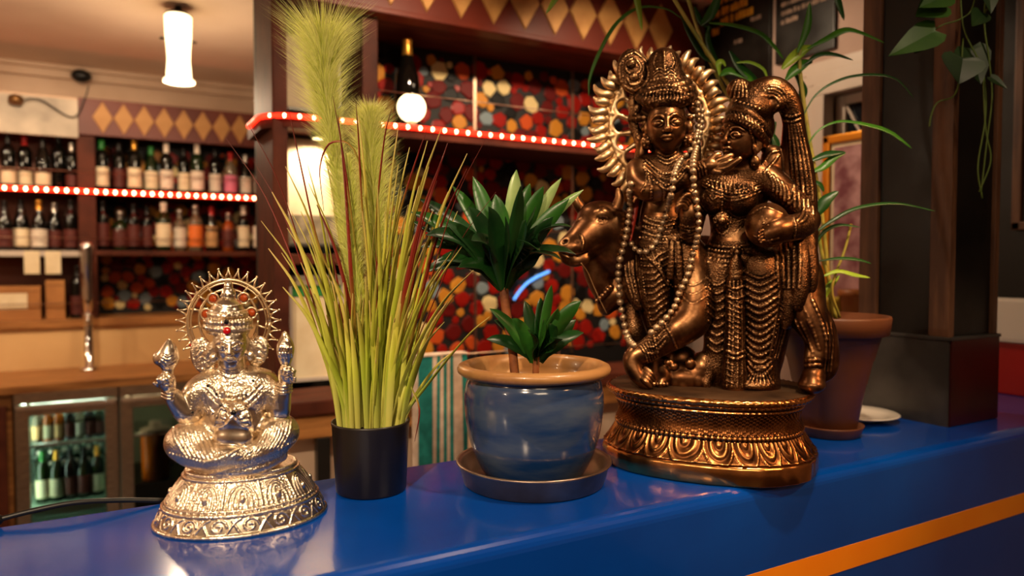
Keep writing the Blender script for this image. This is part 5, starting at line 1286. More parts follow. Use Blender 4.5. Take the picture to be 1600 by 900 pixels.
for si, sd in enumerate(strands):
    pth = catmull([(a, b, 0) for a, b in sd], 10); pts = []
    for p in pth:
        c = front(p[0], p[1], 0); D_ = (c[1]-ks.cam[1]) if c is not None else None; pts.append([p[0], p[1], D_])
    last = 1.40
    for p in pts:
        if p[2] is None: p[2] = last
        last = p[2]
    Ds = np.array([p[2] for p in pts])                       # hang taut: take the nearest depth around, then smooth
    mn = np.array([Ds[max(0,i-6):i+7].min() for i in range(len(Ds))]); sm = np.convolve(np.pad(mn, 8, 'edge'), np.ones(17)/17, 'valid'); sm = np.minimum(sm, Ds)
    W3 = [Vector(ks.P(p[0], p[1], d_-0.006)) for p, d_ in zip(pts, sm)]
    acc = 0.0; last_p = None; rb = 0.0071 if si == 2 else 0.0063
    line = [W3[0]]
    for a, b in zip(W3, W3[1:]):
        if last_p is None or (b-last_p).length > rb*2.02:
            r_ = rb*random.uniform(0.92, 1.08); o = inst(bme, 'bead', gar, b, (0,0,0), (r_, r_, r_*0.95)); last_p = b
        line.append(b)
    obj('string', MB().tube(line[::3], 0.0012, 5), mat('string_thread', sr(150,110,70), 0.6) if si == 0 else bpy.data.materials['string_thread'], gar, local=True)

cp = [Vector(bs.P(x_, y_, Dp(x_)+d_*PX)) for x_, y_, d_ in ((908,411,-46),(918,425,-24),(928,448,-10),(938,470,-6),(948,490,2))]
obj('muzzle_cord', MB().tube([Vector(p) for p in catmull(cp,4)], 0.0009, 5), bpy.data.materials['string_thread'], bz, local=True, label='thin cord hanging from the muzzle of the bull')
rbm = mat('red_ribbon', sr(150,40,24), 0.5)
rb_pts = []
for x_, y_ in ((996,312),(992,335),(988,355),(984,378)):
    c = front(x_, y_, 0); rb_pts.append(Vector(c) + Vector((0,-0.002,0)) if c is not None else Vector(ks.P(x_, y_, 1.43)))
obj('red_ribbon', MB().ribbon(rb_pts, [0.004,0.0045,0.004,0.002], (0,-1,0), 0.0012, 0.1), rbm, bz, local=True, label='faded red ribbon strip at the side')
# ================================================================== silver seated statuette
def silver_mat(name, c0, c1, rough, chase=0.0):
    m = bpy.data.materials.new(name); m.use_nodes = True; nt = m.node_tree; L = nt.links; b = nt.nodes['Principled BSDF']; b.inputs['Metallic'].default_value = 1.0
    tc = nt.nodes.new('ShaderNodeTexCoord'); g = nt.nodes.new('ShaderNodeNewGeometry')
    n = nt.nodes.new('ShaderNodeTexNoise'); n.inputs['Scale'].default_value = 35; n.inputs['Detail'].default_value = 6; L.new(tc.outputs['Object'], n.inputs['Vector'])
    pr = nt.nodes.new('ShaderNodeMapRange'); pr.inputs[1].default_value = 0.40; pr.inputs[2].default_value = 0.52; L.new(g.outputs['Pointiness'], pr.inputs[0])  # recesses coloured darker, shade put into the silver tone
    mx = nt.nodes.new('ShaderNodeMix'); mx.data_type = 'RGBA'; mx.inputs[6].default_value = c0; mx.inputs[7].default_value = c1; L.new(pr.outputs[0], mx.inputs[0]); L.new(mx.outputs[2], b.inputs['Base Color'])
    rm = nt.nodes.new('ShaderNodeMapRange'); rm.inputs[3].default_value = rough; rm.inputs[4].default_value = rough+0.12; L.new(n.outputs['Fac'], rm.inputs[0]); L.new(rm.outputs[0], b.inputs['Roughness'])
    n2 = nt.nodes.new('ShaderNodeTexNoise'); n2.inputs['Scale'].default_value = 120; n2.inputs['Detail'].default_value = 3; L.new(tc.outputs['Object'], n2.inputs['Vector'])
    bp = nt.nodes.new('ShaderNodeBump'); bp.inputs['Strength'].default_value = 0.12; bp.inputs['Distance'].default_value = 0.001; L.new(n2.outputs['Fac'], bp.inputs['Height']); L.new(bp.outputs[0], b.inputs['Normal'])
    if chase:
        vo = nt.nodes.new('ShaderNodeTexVoronoi'); vo.inputs['Scale'].default_value = 300; L.new(tc.outputs['Object'], vo.inputs['Vector'])
        b2 = nt.nodes.new('ShaderNodeBump'); b2.invert = True; b2.inputs['Strength'].default_value = chase; b2.inputs['Distance'].default_value = 0.0015; L.new(vo.outputs['Distance'], b2.inputs['Height']); L.new(bp.outputs[0], b2.inputs['Normal']); L.new(b2.outputs[0], b.inputs['Normal'])
    return m
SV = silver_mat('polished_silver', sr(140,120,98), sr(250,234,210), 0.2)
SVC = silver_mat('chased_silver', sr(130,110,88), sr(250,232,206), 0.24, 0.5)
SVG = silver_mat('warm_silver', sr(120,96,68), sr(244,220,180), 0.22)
RUBY = mat('red_stone', sr(190,10,14), 0.1, coat=0.6); ONYX = mat('black_stone', sr(10,10,12), 0.08, coat=0.6); AMBER = mat('amber_stone', sr(170,64,14), 0.12, coat=0.6)
GD = 1.10
sxx = (370-800)/FPX*1.105
sorg = Vector((1.105*SA + sxx*CA, 1.105*CA - sxx*SA, TOP))
sv = thing('silver_statuette', 'shiny silver seated deity statuette with a spiked halo on a bell shaped base', 'statuette', sorg, -YAW)
QX = GD/FPX
VS = 0.00092
def Dg(px): return 1.095 + (px-365)*0.00022                  # its right side stands a little further away
gs = Sculpt(sorg, (-0.142,-0.135,0.0), (0.135,0.125,0.385), VS)
def G_(px, py, dD=0.0): return gs.P(px, py, Dg(px)+dD*QX)
def gt(pts, k=0.006, m=4): gs.tube([G_(p[0],p[1],p[2])+(p[3]*QX,) for p in pts], k, m)
def ge(px, py, dD, rx, ry, rz, k=0.006, rot=None, op='u'): gs.ell(G_(px,py,dD), (rx*QX, ry*QX, rz*QX), k, rot, op)
gst = lambda pts, r=1.3, k=0.0008, m=4, op='u': gs.stroke(pts, r*QX*1.2, k, m, 1.10, r*QX*0.35, op, 0.18)
gdt = lambda pts, r=2.0, k=0.0005: gs.dots(pts, r*QX*1.12, k, 1.10, r*QX*0.25, 'u', 0.18)
# bell base: elliptical frustum in the field, turned with the counter
tb_ = 0.36
q = gs.sub((-0.142,-0.135,0), (0.135,0.125,0.11))
sl, x, y, z = q
cx0, cy0 = 0.004, 0.0
xr_, yr_ = (x-cx0)*math.cos(tb_)+(y-cy0)*math.sin(tb_), -(x-cx0)*math.sin(tb_)+(y-cy0)*math.cos(tb_)
t_ = np.clip(z/0.085, 0, 1.3)
rx_ = 0.126 - 0.010*t_ - 0.040*t_**1.4; 
e_ = np.sqrt(xr_**2 + (yr_*1.28)**2)
prof_d = (e_ - rx_)*0.80
prof_d = np.maximum(prof_d, z-0.082); prof_d = np.maximum(prof_d, 0.0009-z)
gs.put(sl, prof_d.astype(np.float32), 0)
def baseline(t, zz):                                          # point on the bell surface at angle t, height zz
    tt = min(max(zz/0.085, 0), 1.3); r = 0.126 - 0.010*tt - 0.040*tt**1.4
    a, b = r*math.cos(t), r*math.sin(t)/1.28
    return (cx0 + a*math.cos(tb_) - b*math.sin(tb_), cy0 + a*math.sin(tb_) + b*math.cos(tb_), zz)
def bring(zz, r): gs.tube([baseline(2*PI*k/72, zz)+(r,) for k in range(72)], 0.0006, closed=True)
for zz, r in ((0.003,0.0032),(0.030,0.0028),(0.036,0.0018),(0.074,0.0022),(0.080,0.0026)): bring(zz, r)
for k in range(17):                                           # running scrolls along the bottom band
    t0 = 2*PI*k/17; pts = []
    for i in range(15):
        a = i/14*2.6*PI; rad = 0.011*(1-i/17)
        pts.append(baseline(t0 + (rad*math.cos(a))/0.105, 0.0165 + rad*math.sin(a)*0.95)+(0.0016,))
    gs.tube(pts, 0.0006)
    gs.tube([baseline(t0+0.10+0.16*s_, 0.007+0.019*s_+0.004*math.sin(s_*PI))+(0.0014,) for s_ in np.linspace(0,1,6)], 0.0006)
    gs.tube([baseline(t0+0.26-0.10*s_, 0.006+0.018*s_)+(0.0013,) for s_ in np.linspace(0,1,5)], 0.0006)
for k in range(12):                                           # tall arches and leaves on the upper band
    t0 = 2*PI*k/12
    for w_ in (0.20, 0.13, 0.06):
        gs.tube([baseline(t0+w_*math.cos(a), 0.045+0.024*math.sin(a)*(0.6+w_*2))+(0.0014,) for a in np.linspace(-0.5, PI+0.5, 14)], 0.0006)
    gs.ell(baseline(t0, 0.050), (0.004,0.004,0.006), 0.001)
    gs.tube([baseline(t0+0.26, 0.040+0.032*s_)+(0.0022-0.0008*s_,) for s_ in np.linspace(0,1,5)], 0.0008)
for k in range(60): gs.ell(baseline(2*PI*k/60, 0.0335), (0.0018,0.0018,0.0018), 0.0003)
# seat and folded legs
ge(368,715,0,68,52,18,0.006); ge(366,700,0,64,48,26,0.008)
gt([(300,722,-10,10),(335,734,-42,9),(375,735,-50,9),(410,728,-44,9),(440,712,-20,9)],0.003)
ge(302,690,-6,42,40,33,0.006); ge(430,676,-2,37,38,32,0.006)
gt([(300,705,-20,24),(335,716,-44,18),(365,712,-54,14)],0.006); gt([(432,690,-16,22),(402,708,-40,17),(370,718,-52,12)],0.006)
for i in range(9): gst([(270+i*7,668+i*1.2),(276+i*8,690+i*1.5),(290+i*7,712+i)],1.6)
for i in range(9): gst([(455-i*5,655+i*2.0),(452-i*6,676+i*2.0),(440-i*6,698+i)],1.6)
gdt([(266+i*5.2,708+ (i*1.4)) for i in range(11)],2.0); gdt([(461-i*3.6,688+i*2.0) for i in range(8)],1.9)
for i in range(6): gst([(318+i*6,722-i),(345+i*6,716-i*3),(380+i*5,712-i*3)],1.5)
# belly and chest
ge(366,655,4,50,42,40,0.008); ge(366,618,4,56,38,36,0.010); gt([(318,606,2,22),(366,596,6,22),(414,600,2,22)],0.010)
ge(364,684,-38,30,15,22,0.004)                                # mirror smooth lower bowl
ge(364,656,-40,29,12,26,0.004)
for i in range(9):                                            # shell-like fan of petals above it
    a = PI*(0.08+0.84*i/8); gst([(364,650),(364+16*math.cos(a),664-18*math.sin(a)+4),(364+28*math.cos(a),672-27*math.sin(a))],1.8)
gst([(336,664),(344,640),(364,630),(384,640),(392,664)],2.0); ge(365,645,-54,6,5,6,0.001)
# shawl, necklaces
for i in range(4): gst([(330-i*3,590+i*8),(346,610+i*9),(366,616+i*9),(388,608+i*9),(404+i*3,588+i*8)],1.7)
gdt([(326+i*5,600+18*math.sin(PI*i/16)) for i in range(17)],2.1); gdt([(322+i*5.4,612+24*math.sin(PI*i/16)) for i in range(17)],1.7)
for i in range(10): gst([(334+i*7,600+14*math.sin(PI*i/9)),(335+i*7,612+14*math.sin(PI*i/9))],1.5)
gst([(340,595),(352,620),(372,645)],2.6); gst([(334,600),(345,625),(360,648)],1.5)
for i in range(5): gst([(306+i*4,600+i*3),(303+i*6,622+i*3),(316+i*5,640+i*2)],1.5)
for i in range(5): gst([(428-i*4,596+i*3),(430-i*5,616+i*3),(416-i*4,636+i*2)],1.5)
# arms
gt([(308,612,-2,20),(300,632,-4,17),(293,646,-8,15),(280,634,-14,12.5),(268,616,-18,10.5)],0.005)
gt([(422,608,-2,20),(432,628,-4,17),(436,641,-6,15),(440,622,-12,12.5),(443,604,-16,10.5)],0.005)
for (wx, wy, kx, ky, sd) in ((266,612,261,594,-1),(443,602,448,582,1)):
    hand(gs, G_(wx,wy,-18), G_(kx,ky,-24), (0.25*sd*-1,-0.9,0.2), (sd*1.0,0.1,0.1), 0.0185, 1.35, thumb=-1.0)
    ge(kx,ky+2,-22,13,11,14,0.004)
    for i in range(3): gt([(wx-12+i*0,wy-2+i*5,-18,2.6),(wx,wy+2+i*5,-29,2.6),(wx+12,wy-1+i*5,-18,2.6)],0.001)
for i in range(4): gst([(252+i*1.5,590+i*5),(260,586+i*5.5),(268-i,590+i*5)],1.7); gst([(444+i,576+i*5),(453,574+i*5),(461-i*1.5,580+i*5)],1.7)
# things raised in the hands: conch and lotus bud
gt([(262,582,-24,8),(263,572,-24,7),(262,560,-24,15),(264,546,-24,10),(264,538,-24,5),(264,533,-24,2.5)],0.003); gt([(250,562,-24,9),(247,556,-24,6)],0.003)
for i in range(4): gst([(250+i*2,566-i*4),(262,572-i*5),(275-i*1.5,565-i*4)],1.4)
gt([(446,566,-22,7),(446,556,-22,10),(446,545,-22,12),(446,534,-22,9),(445,526,-22,4),(445,521,-22,3)],0.003)
for i in range(6): gst([(436+i*4,558),(437+i*3.6,545),(443+i*1,530)],1.4)
gdt([(437+i*4.5,552) for i in range(5)],2.0); gdt([(437+i*4.5,543) for i in range(5)],1.9)
# neck and head
gt([(362,590,2,20),(362,575,0,17),(362,560,0,17)],0.005); 
for yy in (578,586): gst([(344,yy-3),(362,yy+4),(380,yy-3)],1.6)
fs_c = G_(361,537,-4); Rv, Uv, Fv = frame(-0.30, 0.0, 0.12)
face(gs, fs_c, Rv, Uv, Fv, 27*QX, 34*QX, 29*QX)
gdt([(361,528)],1.4)
# ears like patterned fans
for (cx_, cy_, sgn, rx, rz) in ((317,556,-1,19,29),(403,549,1,16,25)):
    ge(cx_,cy_,10,rx,7,rz,0.003, rot=[(0.96,0,-0.25*sgn),(0,1,0),(0.25*sgn,0,0.96)])
    gst([(cx_-sgn*4,cy_-rz*0.8),(cx_+sgn*rx*0.8,cy_-rz*0.3),(cx_+sgn*rx*0.55,cy_+rz*0.6),(cx_-sgn*2,cy_+rz*0.7)],1.6)
    for i in range(4): gst([(cx_-sgn*8,cy_-12+i*9),(cx_+sgn*2,cy_-16+i*9),(cx_+sgn*9,cy_-8+i*8)],1.4); 
    gdt([(cx_-sgn*3,cy_+i*7-10) for i in range(4)],2.0)
gt([(336,540,6,8),(326,556,8,8)],0.004); gt([(388,536,6,8),(396,548,8,8)],0.004)
for (x_, y_) in ((333,560),(391,556)): ge(x_,y_,-8,6,5,8,0.002)
# crown
for yy, rx, rr2 in ((520,30,3.5),(512,35,4.5),(503,35,4),(492,29,3.5)):
    gs.tube([G_(356+rx*math.cos(a), yy-6*(math.cos(a)**2)*0.3 + 5*math.sin(a)*0.4, 4-rx*0.9*math.sin(a)) + (rr2*QX,) for a in np.linspace(0, 2*PI, 25)], 0.002)
ge(357,510,6,33,30,16,0.003); gt([(356,502,6,30),(356,490,6,25),(356,479,6,15),(357,468,6,8)],0.003)
gt([(357,466,6,8),(357,458,6,10),(357,452,6,5),(357,446,6,6),(357,440,6,2)],0.002)
gst([(326,484),(345,490),(368,490),(388,484)],2.0); gst([(332,474),(348,479),(366,479),(382,474)],1.6)
gdt([(322+i*4.6,512+3*math.sin(PI*i/15)) for i in range(16)],2.0); gdt([(324+i*4.4,498+3*math.sin(PI*i/15)) for i in range(16)],1.8); gdt([(346+i*5,462-i%2*3) for i in range(5)],2.0)
for i in range(12): gst([(322+i*6,509),(323+i*5.8,502)],1.2)
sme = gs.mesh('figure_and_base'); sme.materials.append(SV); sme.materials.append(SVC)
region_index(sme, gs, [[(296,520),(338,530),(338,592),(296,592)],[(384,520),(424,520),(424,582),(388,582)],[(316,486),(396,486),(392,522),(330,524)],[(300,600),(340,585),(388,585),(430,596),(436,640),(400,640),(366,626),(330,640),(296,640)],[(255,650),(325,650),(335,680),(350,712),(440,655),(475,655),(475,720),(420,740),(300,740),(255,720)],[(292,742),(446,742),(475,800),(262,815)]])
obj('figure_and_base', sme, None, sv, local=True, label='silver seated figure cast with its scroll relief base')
# halo: two rings, struts, spikes with loops, set stones
h2 = MB(); hD = 20
def H2(px, py, dD=hD): return Vector(gs.P(px, py, Dg(px)+dD*QX))
cH = (357,503)
def ringpts(rx, ry, n=64, dD=hD, c=cH): return [H2(c[0]+rx*math.cos(2*PI*k/n), c[1]-ry*math.sin(2*PI*k/n), dD) for k in range(n+1)]
obj('halo_ring', MB().tube(ringpts(64,66), 2.6*QX, 8), SVG, sv, local=True)
obj('halo_ring', MB().tube(ringpts(59,61,64,hD-1), 1.5*QX, 6), SVG, sv, local=True)
obj('halo_inner_ring', MB().tube(ringpts(46,48,64,hD,(357,500)), 2.0*QX, 8), SVG, sv, local=True)
for a in (18,60,122,162,-10,190,40,140):
    a = R_(a); obj('halo_strut', MB().tube([H2(357+44*math.cos(a),500-46*math.sin(a)), H2(357+64*math.cos(a),503-66*math.sin(a))], 1.9*QX, 6), SVG, sv, local=True)
for k in range(25):
    a = R_(-42 + 264*k/24); ca_, sa_ = math.cos(a), math.sin(a)
    def sp(r, t): return H2(cH[0]+(64+r)*math.cos(a+t), cH[1]-(66+r)*math.sin(a+t))
    sp_ = obj('halo_spike', MB().tube([sp(0,-0.10), sp(8,-0.03), sp(17,0.0), sp(8,0.03), sp(0,0.10)], [1.7*QX,1.6*QX,1.3*QX,1.6*QX,1.7*QX], 6).sphere(sp(17.5,0),1.9*QX,8,6), SVG, sv, local=True)
    if k in (0,1,23,24): obj('red_drop', MB().sphere(sp(5,0),2.2*QX,8,6), RUBY, sp_, label='small red stone')
for (x_, y_) in ((333,467),(381,466),(322,491),(393,489)):
    c = H2(x_,y_,hD-3); n = 20
    md = obj('halo_medallion', MB().tube([H2(x_+8.5*math.cos(2*PI*k/n), y_-8.5*math.sin(2*PI*k/n), hD-3) for k in range(n+1)], 2.0*QX, 6).tube([H2(x_+(4 if x_<357 else -4),y_+6,hD), H2(x_+(16 if x_<357 else -16),y_+18,hD)],1.8*QX,6), SVG, sv, local=True)
    obj('amber_stone', MB().sphere(c, 6.2*QX, 14, 8, (1,0.5,1)), AMBER, md, label='round amber stone')
def stone(px, py, r, m, nm, lab):
    c = gs.S(px, py, 1.10, 0.0, 0.18)
    if c is not None: obj(nm, MB().sphere((c[0],c[1]-r*0.2*QX,c[2]), r*QX, 14, 10, (1,0.7,1)), m, sv, local=True, label=lab)
stone(355,517,6.0,RUBY,'forehead_stone','red forehead stone'); stone(354,503,4.2,ONYX,'crown_stone','black crown stone'); stone(365,645,4.2,ONYX,'lap_stone','black stone in the lap')
for (x_, y_) in ((325,603),(338,616),(301,644),(396,595),(384,617),(345,634)): stone(x_,y_,2.3,ONYX,'set_stone','small black set stone')
# ================================================================== potted grass in a black pot
def leaf_mat(name, c0, c1, scale=10, rough=0.4, sub=0.0, stretch=None):
    m = mat(name, c0, rough, col2=c1, scale=scale, stretch=stretch)
    return m
def ground(px, D): u, w = ray(px, 600); x = D*u; return Vector((D*SA + x*CA, D*CA - x*SA, TOP))
DG2 = 1.235; og = ground(579, DG2)
pg_ = thing('potted_grass', 'tall artificial grass with feathery plumes in a matte black pot', 'potted plant', og)
r1, r0, hh_ = 61*DG2/FPX, 54.5*DG2/FPX, 0.1215
blackpot = mat('black_pot_plastic', sr(30,24,20), 0.38, col2=sr(20,16,13), scale=10)
obj('pot', MB().lathe([(r0*0.97,0.0005),(r0,0.003),(r1*0.985,hh_-0.006),(r1,hh_-0.004),(r1,hh_),(r1-0.0025,hh_),(r1-0.004,hh_-0.012),(0.002,hh_-0.014)],48), blackpot, pg_, local=True)
obj('soil', MB().lathe([(r1-0.006,hh_-0.016),(r1*0.5,hh_-0.011),(0.002,hh_-0.010)],32,cap0=False), M['soil'], pg_, local=True)
def gradient_mat(name, stops, rough=0.45):                    # colour that changes along each blade (UV v)
    m = bpy.data.materials.new(name); m.use_nodes = True; nt = m.node_tree; b = nt.nodes['Principled BSDF']; b.inputs['Roughness'].default_value = rough
    at_ = nt.nodes.new('ShaderNodeAttribute'); at_.attribute_name = 'along'
    cr = nt.nodes.new('ShaderNodeValToRGB'); e = cr.color_ramp.elements
    e[0].position, e[0].color = stops[0]; e[1].position, e[1].color = stops[-1]
    for p, c in stops[1:-1]: q = e.new(p); q.color = c
    nt.links.new(at_.outputs['Fac'], cr.inputs[0]); nt.links.new(cr.outputs[0], b.inputs['Base Color'])
    b.inputs['Subsurface Weight'].default_value = 0.0
    return m
BL = [gradient_mat('grass_blade_green', [(0, sr(200,204,100)), (0.35, sr(166,182,52)), (0.75, sr(176,172,60)), (1, sr(206,186,106))]),
      gradient_mat('grass_blade_lime', [(0, sr(216,212,110)), (0.4, sr(192,198,64)), (0.8, sr(198,182,80)), (1, sr(220,192,120))]),
      gradient_mat('grass_blade_red', [(0, sr(150,156,60)), (0.35, sr(150,120,40)), (0.5, sr(134,40,22)), (1, sr(96,22,16))])]
def blade(parent, pts, w, m, nrm, name='blade', tip=0.12, thick=0.0005):
    P = [Vector(p) for p in catmull(pts, 5)]; n = len(P)
    ws = [w*(0.75+0.25*math.sin(PI*min(1,i/(n*0.5))*0.5))*(1-(i/(n-1))**2.2*(1-tip)) for i in range(n)]
    mb = MB().ribbon(P, ws, nrm, thick, 0.35); me = mb.mesh(name)
    at_ = me.attributes.new('along', 'FLOAT', 'POINT'); at_.data.foreach_set('value', [ (i//6)/(n-1) for i in range(n*6)])
    return obj(name, me, m, parent, local=True)
rg = random.Random(12)
def loc(px, py, dD): return at(px, py, DG2+dD) - og
def base_pt(px): return loc(px, 664, 0) + Vector((0,0,0))
ends = [(425,300),(408,345),(440,395),(455,330),(470,410),(480,255),(495,320),(505,230),(520,260),(528,180),(545,300),(556,250),(566,330),(575,220),(590,290),(600,240),(612,300),(622,200),(632,340),(640,230),(655,290),(668,220),(676,330),(690,250),(700,300),(715,330),(722,385),(705,395),(690,420),(700,470),(640,400),(610,380),(588,400),(548,420),(520,400),(500,430),(470,330),(535,340),(560,180),(602,330),(655,370),(628,280),(585,350),(508,350),(486,380),(446,260),(690,200),(730,240),(760,215),(775,300),(352,214),(395,250),(380,180)]
k = 0
for (ex, ey) in ends:
    for rep_ in range(2):
        if rep_ == 1 and (ex < 420 or ex > 735): continue
        x1_ = ex + rg.uniform(-8,8)*(rep_ > 0) + rep_*rg.uniform(-10,10); y1_ = ey + rep_*rg.uniform(10,90)
        bxp = 579 + (x1_-579)*0.24 + rg.uniform(-20,20); bxp = min(max(bxp, 531), 628)
        dd = rg.uniform(-0.03,0.04); de = dd + rg.uniform(-0.05,0.07)
        c1 = 0.55; mx_ = bxp + (x1_-bxp)*rg.uniform(0.26,0.40); my_ = 664 + (y1_-664)*0.5
        far = abs(x1_-579) > 120
        p0 = loc(bxp, 672, dd*0.6); p0.z = hh_-0.013
        pts = [p0, loc(bxp+(mx_-bxp)*0.42, 664+(my_-664)*0.5, dd), loc(mx_, my_, 0.5*(dd+de)), loc(mx_+(x1_-mx_)*0.46, my_+(y1_-my_)*0.58, de*0.8), loc(x1_, y1_, de)]
        thin = ex < 400 or ex > 735
        m = BL[2] if (rg.random() < 0.15 or thin) else BL[rg.choice((0,0,1))]
        blade(pg_, pts, (rg.uniform(0.0030,0.0062) if not thin else 0.0016), m, (rg.uniform(-.4,.4)+SA*0.6,-1,0.1)); k += 1
# broad short blades near the base
for i in range(46):
    bxp = rg.uniform(533,626); ex = 579+(bxp-579)*rg.uniform(1.0,2.1)+rg.uniform(-14,14); ey = rg.uniform(430,560); dd = rg.uniform(-0.045,0.03)
    p0 = loc(bxp,672,dd*0.6); p0.z = hh_-0.013
    blade(pg_, [p0, loc(bxp+(ex-bxp)*0.25,664+(ey-664)*0.4,dd), loc(bxp+(ex-bxp)*0.6,664+(ey-664)*0.75,dd), loc(ex,ey,dd-0.01)], rg.uniform(0.0050,0.0080), BL[rg.choice((0,1,1))], (rg.uniform(-.5,.5)+0.4,-1,0.1))
# drooping side blade to the right and a thin red tendril
blade(pg_, [loc(622,668,0.0), loc(640,636,0.0), loc(668,600,0.0), loc(700,560,-0.01), loc(735,520,-0.02), loc(765,495,-0.02)], 0.0035, BL[0], (0.4,-1,0.2))
for pts in ([(640,600),(655,640),(648,690)], [(585,430),(560,250),(520,222),(500,260),(506,330)], [(560,420),(548,330),(536,240),(520,150)], [(575,420),(566,330),(560,215),(556,160)], [(590,420),(588,340),(600,220),(612,170)], [(604,420),(625,330),(650,250),(668,200)], [(540,470),(500,390),(470,260),(450,165)]):
    q = [loc(p[0],p[1],-0.02 if i else 0.0) for i, p in enumerate(pts)]
    blade(pg_, q, 0.0022, BL[2], (0.4,-1,0.1))
# feathery plumes: a stem and thousands of fine hairs
def plume(path, half, seed, density):
    r = random.Random(seed); P = [np.array(loc(a, b, c)) for a, b, c in path]; C = catmull(P, 14); n = len(C)
    st_ = obj('plume', MB().tube([Vector(p) for p in C], [0.0028*(1-0.6*i/n) for i in range(n)], 6), BL[0], pg_, local=True)
    vs_ = []; fs_ = []; al = []
    Rv_ = np.array((CA,-SA,0)); Fv_ = np.array((SA,CA,0)); 
    for i in range(density):
        t = r.random()**0.85; j = min(n-2, int(t*(n-1))); p = C[j]+(C[j+1]-C[j])*(t*(n-1)-j); tg = C[j+1]-C[j]; tg = tg/np.linalg.norm(tg)
        hw = half(t)*DG2/FPX; th_ = r.uniform(0, 2*PI); rad = Rv_*math.cos(th_) + Fv_*math.sin(th_)*0.8
        L_ = hw*r.uniform(1.3,2.3); sp_ = r.uniform(0.2,0.95)
        d0 = tg*0.95 + rad*sp_*0.5; d1 = tg*0.8 + rad*sp_*1.2 + np.array((0,0,-0.15*r.random()))
        a = p; b = p + d0*L_*0.55; c = b + d1*L_*0.55
        w = 0.00036; sd = np.cross(tg, np.array((SA,CA,0))); sd = sd/max(1e-6,np.linalg.norm(sd))*w
        k_ = len(vs_); vs_ += [tuple(a-sd), tuple(a+sd), tuple(b-sd*0.8), tuple(b+sd*0.8), tuple(c)]; fs_ += [(k_,k_+1,k_+3,k_+2),(k_+2,k_+3,k_+4)]; v_ = r.uniform(-0.25,0.3); al += [max(0,v_),max(0,v_),.45+v_,.45+v_,min(1,0.9+v_)]
    mb = MB().add(vs_, fs_); me = mb.mesh('plume_hair'); at_ = me.attributes.new('along','FLOAT','POINT'); at_.data.foreach_set('value', al)
    o = obj('plume_hair', me, HAIR, st_, kind='stuff'); return st_
HAIR = gradient_mat('plume_hair', [(0, sr(130,156,34)), (0.45, sr(206,214,84)), (1, sr(250,242,164))], 0.6)
plume([(560,560,0.0),(545,430,0.01),(530,300,0.015),(518,210,0.015),(510,150,0.012),(507,105,0.01)], lambda t: 8 + 46*max(0,(t-0.15))/0.85*1.0, 3, 12000)
plume([(590,560,0.02),(588,420,0.03),(585,330,0.03),(580,250,0.03),(578,195,0.025)], lambda t: 6 + 30*math.sin(PI*min(1,0.12+t*0.7)), 5, 7500)
plume([(575,560,-0.01),(556,430,0.0),(550,330,0.0),(545,250,0.0)], lambda t: 5 + 18*math.sin(PI*min(1,0.1+t*0.85)), 9, 3000)

# ================================================================== blue glazed pot with dish and dracaena
DB = 1.285; ob = ground(834, DB)
glaze = mat('blue_glaze', sr(18,50,98), 0.12, col2=sr(84,96,112), scale=7, coat=0.5, stretch=(1,1,3.5), contrast=(0.35,0.75), rough2=0.2, bump=0.1, bscale=14)
rimg = mat('tan_rim_glaze', sr(176,128,78), 0.3, col2=sr(120,78,44), scale=14, coat=0.2, contrast=(0.5,0.75))
pk = DB/FPX
ds = thing('drip_dish', 'round metal drip dish under the blue glazed pot', 'dish', ob)
obj('dish_body', MB().lathe([(107*pk,0.0005),(110*pk,0.002),(119*pk,0.036),(122*pk,0.038),(122*pk,0.041),(117*pk,0.041),(113*pk,0.036),(105*pk,0.006),(0.002,0.005)],64), mat('pewter_dish', sr(170,150,136), 0.3, 0.9, col2=sr(120,98,82), scale=10, rough2=0.4), ds, local=True)
bp_ = thing('glazed_pot', 'blue glazed ceramic pot with a tan rim', 'plant pot', ob + Vector((0,0,0.0065)))
zr_ = 0.2075
prof = [(66*pk,0.0),(72*pk,0.004),(84*pk,0.022),(97*pk,0.056),(106*pk,0.098),(109.5*pk,0.140),(107*pk,0.170),(103*pk,0.182),(104*pk,0.187)]
obj('pot_body', MB().lathe([p for p in catmull([(r,z,0) for r,z in prof],3)] and [(float(p[0]),float(p[1])) for p in catmull([(r,z,0) for r,z in prof],4)],64,cap1=False), glaze, bp_, local=True)
obj('rim', MB().lathe([(104*pk,0.1865),(113*pk,0.188),(119*pk,0.193),(120.5*pk,0.199),(118*pk,0.205),(111*pk,0.2085),(104*pk,0.2065),(100*pk,0.199),(98*pk,0.185),(96*pk,0.165),(60*pk,0.163),(0.002,0.163)],64,cap0=False), rimg, bp_, local=True)
obj('soil', MB().lathe([(95*pk,0.166),(60*pk,0.171),(0.002,0.174)],40,cap0=False), M['soil'], bp_, local=True)
DR = [leaf_mat('dracaena_leaf_dark', sr(22,60,20), sr(12,38,14), 14, 0.34), leaf_mat('dracaena_leaf_mid', sr(44,94,28), sr(24,64,20), 14, 0.34), leaf_mat('dracaena_leaf_pale', sr(150,170,110), sr(90,130,60), 14, 0.3)]
dc = thing('dracaena', 'green dracaena with a bare brown cane and a low leafy shoot', 'plant', ob + Vector((0,0,0.17)))
oD = ob + Vector((0,0,0.17))
def dl(px, py, dD): return at(px, py, DB+dD) - oD
bark = mat('cane_bark', sr(150,86,44), 0.7, col2=sr(90,48,24), scale=40, bump=0.6, bscale=60)
def cane(pts, r): return obj('cane', MB().tube([Vector(p) for p in catmull(pts,6)], r, 10), bark, dc, local=True)
st0 = dl(806,580,0.0); st0.z = 0.002
cane([st0, dl(800,540,0.0), dl(793,500,0.0), dl(788,462,0.0), dl(788,440,0.0)], 0.0085)
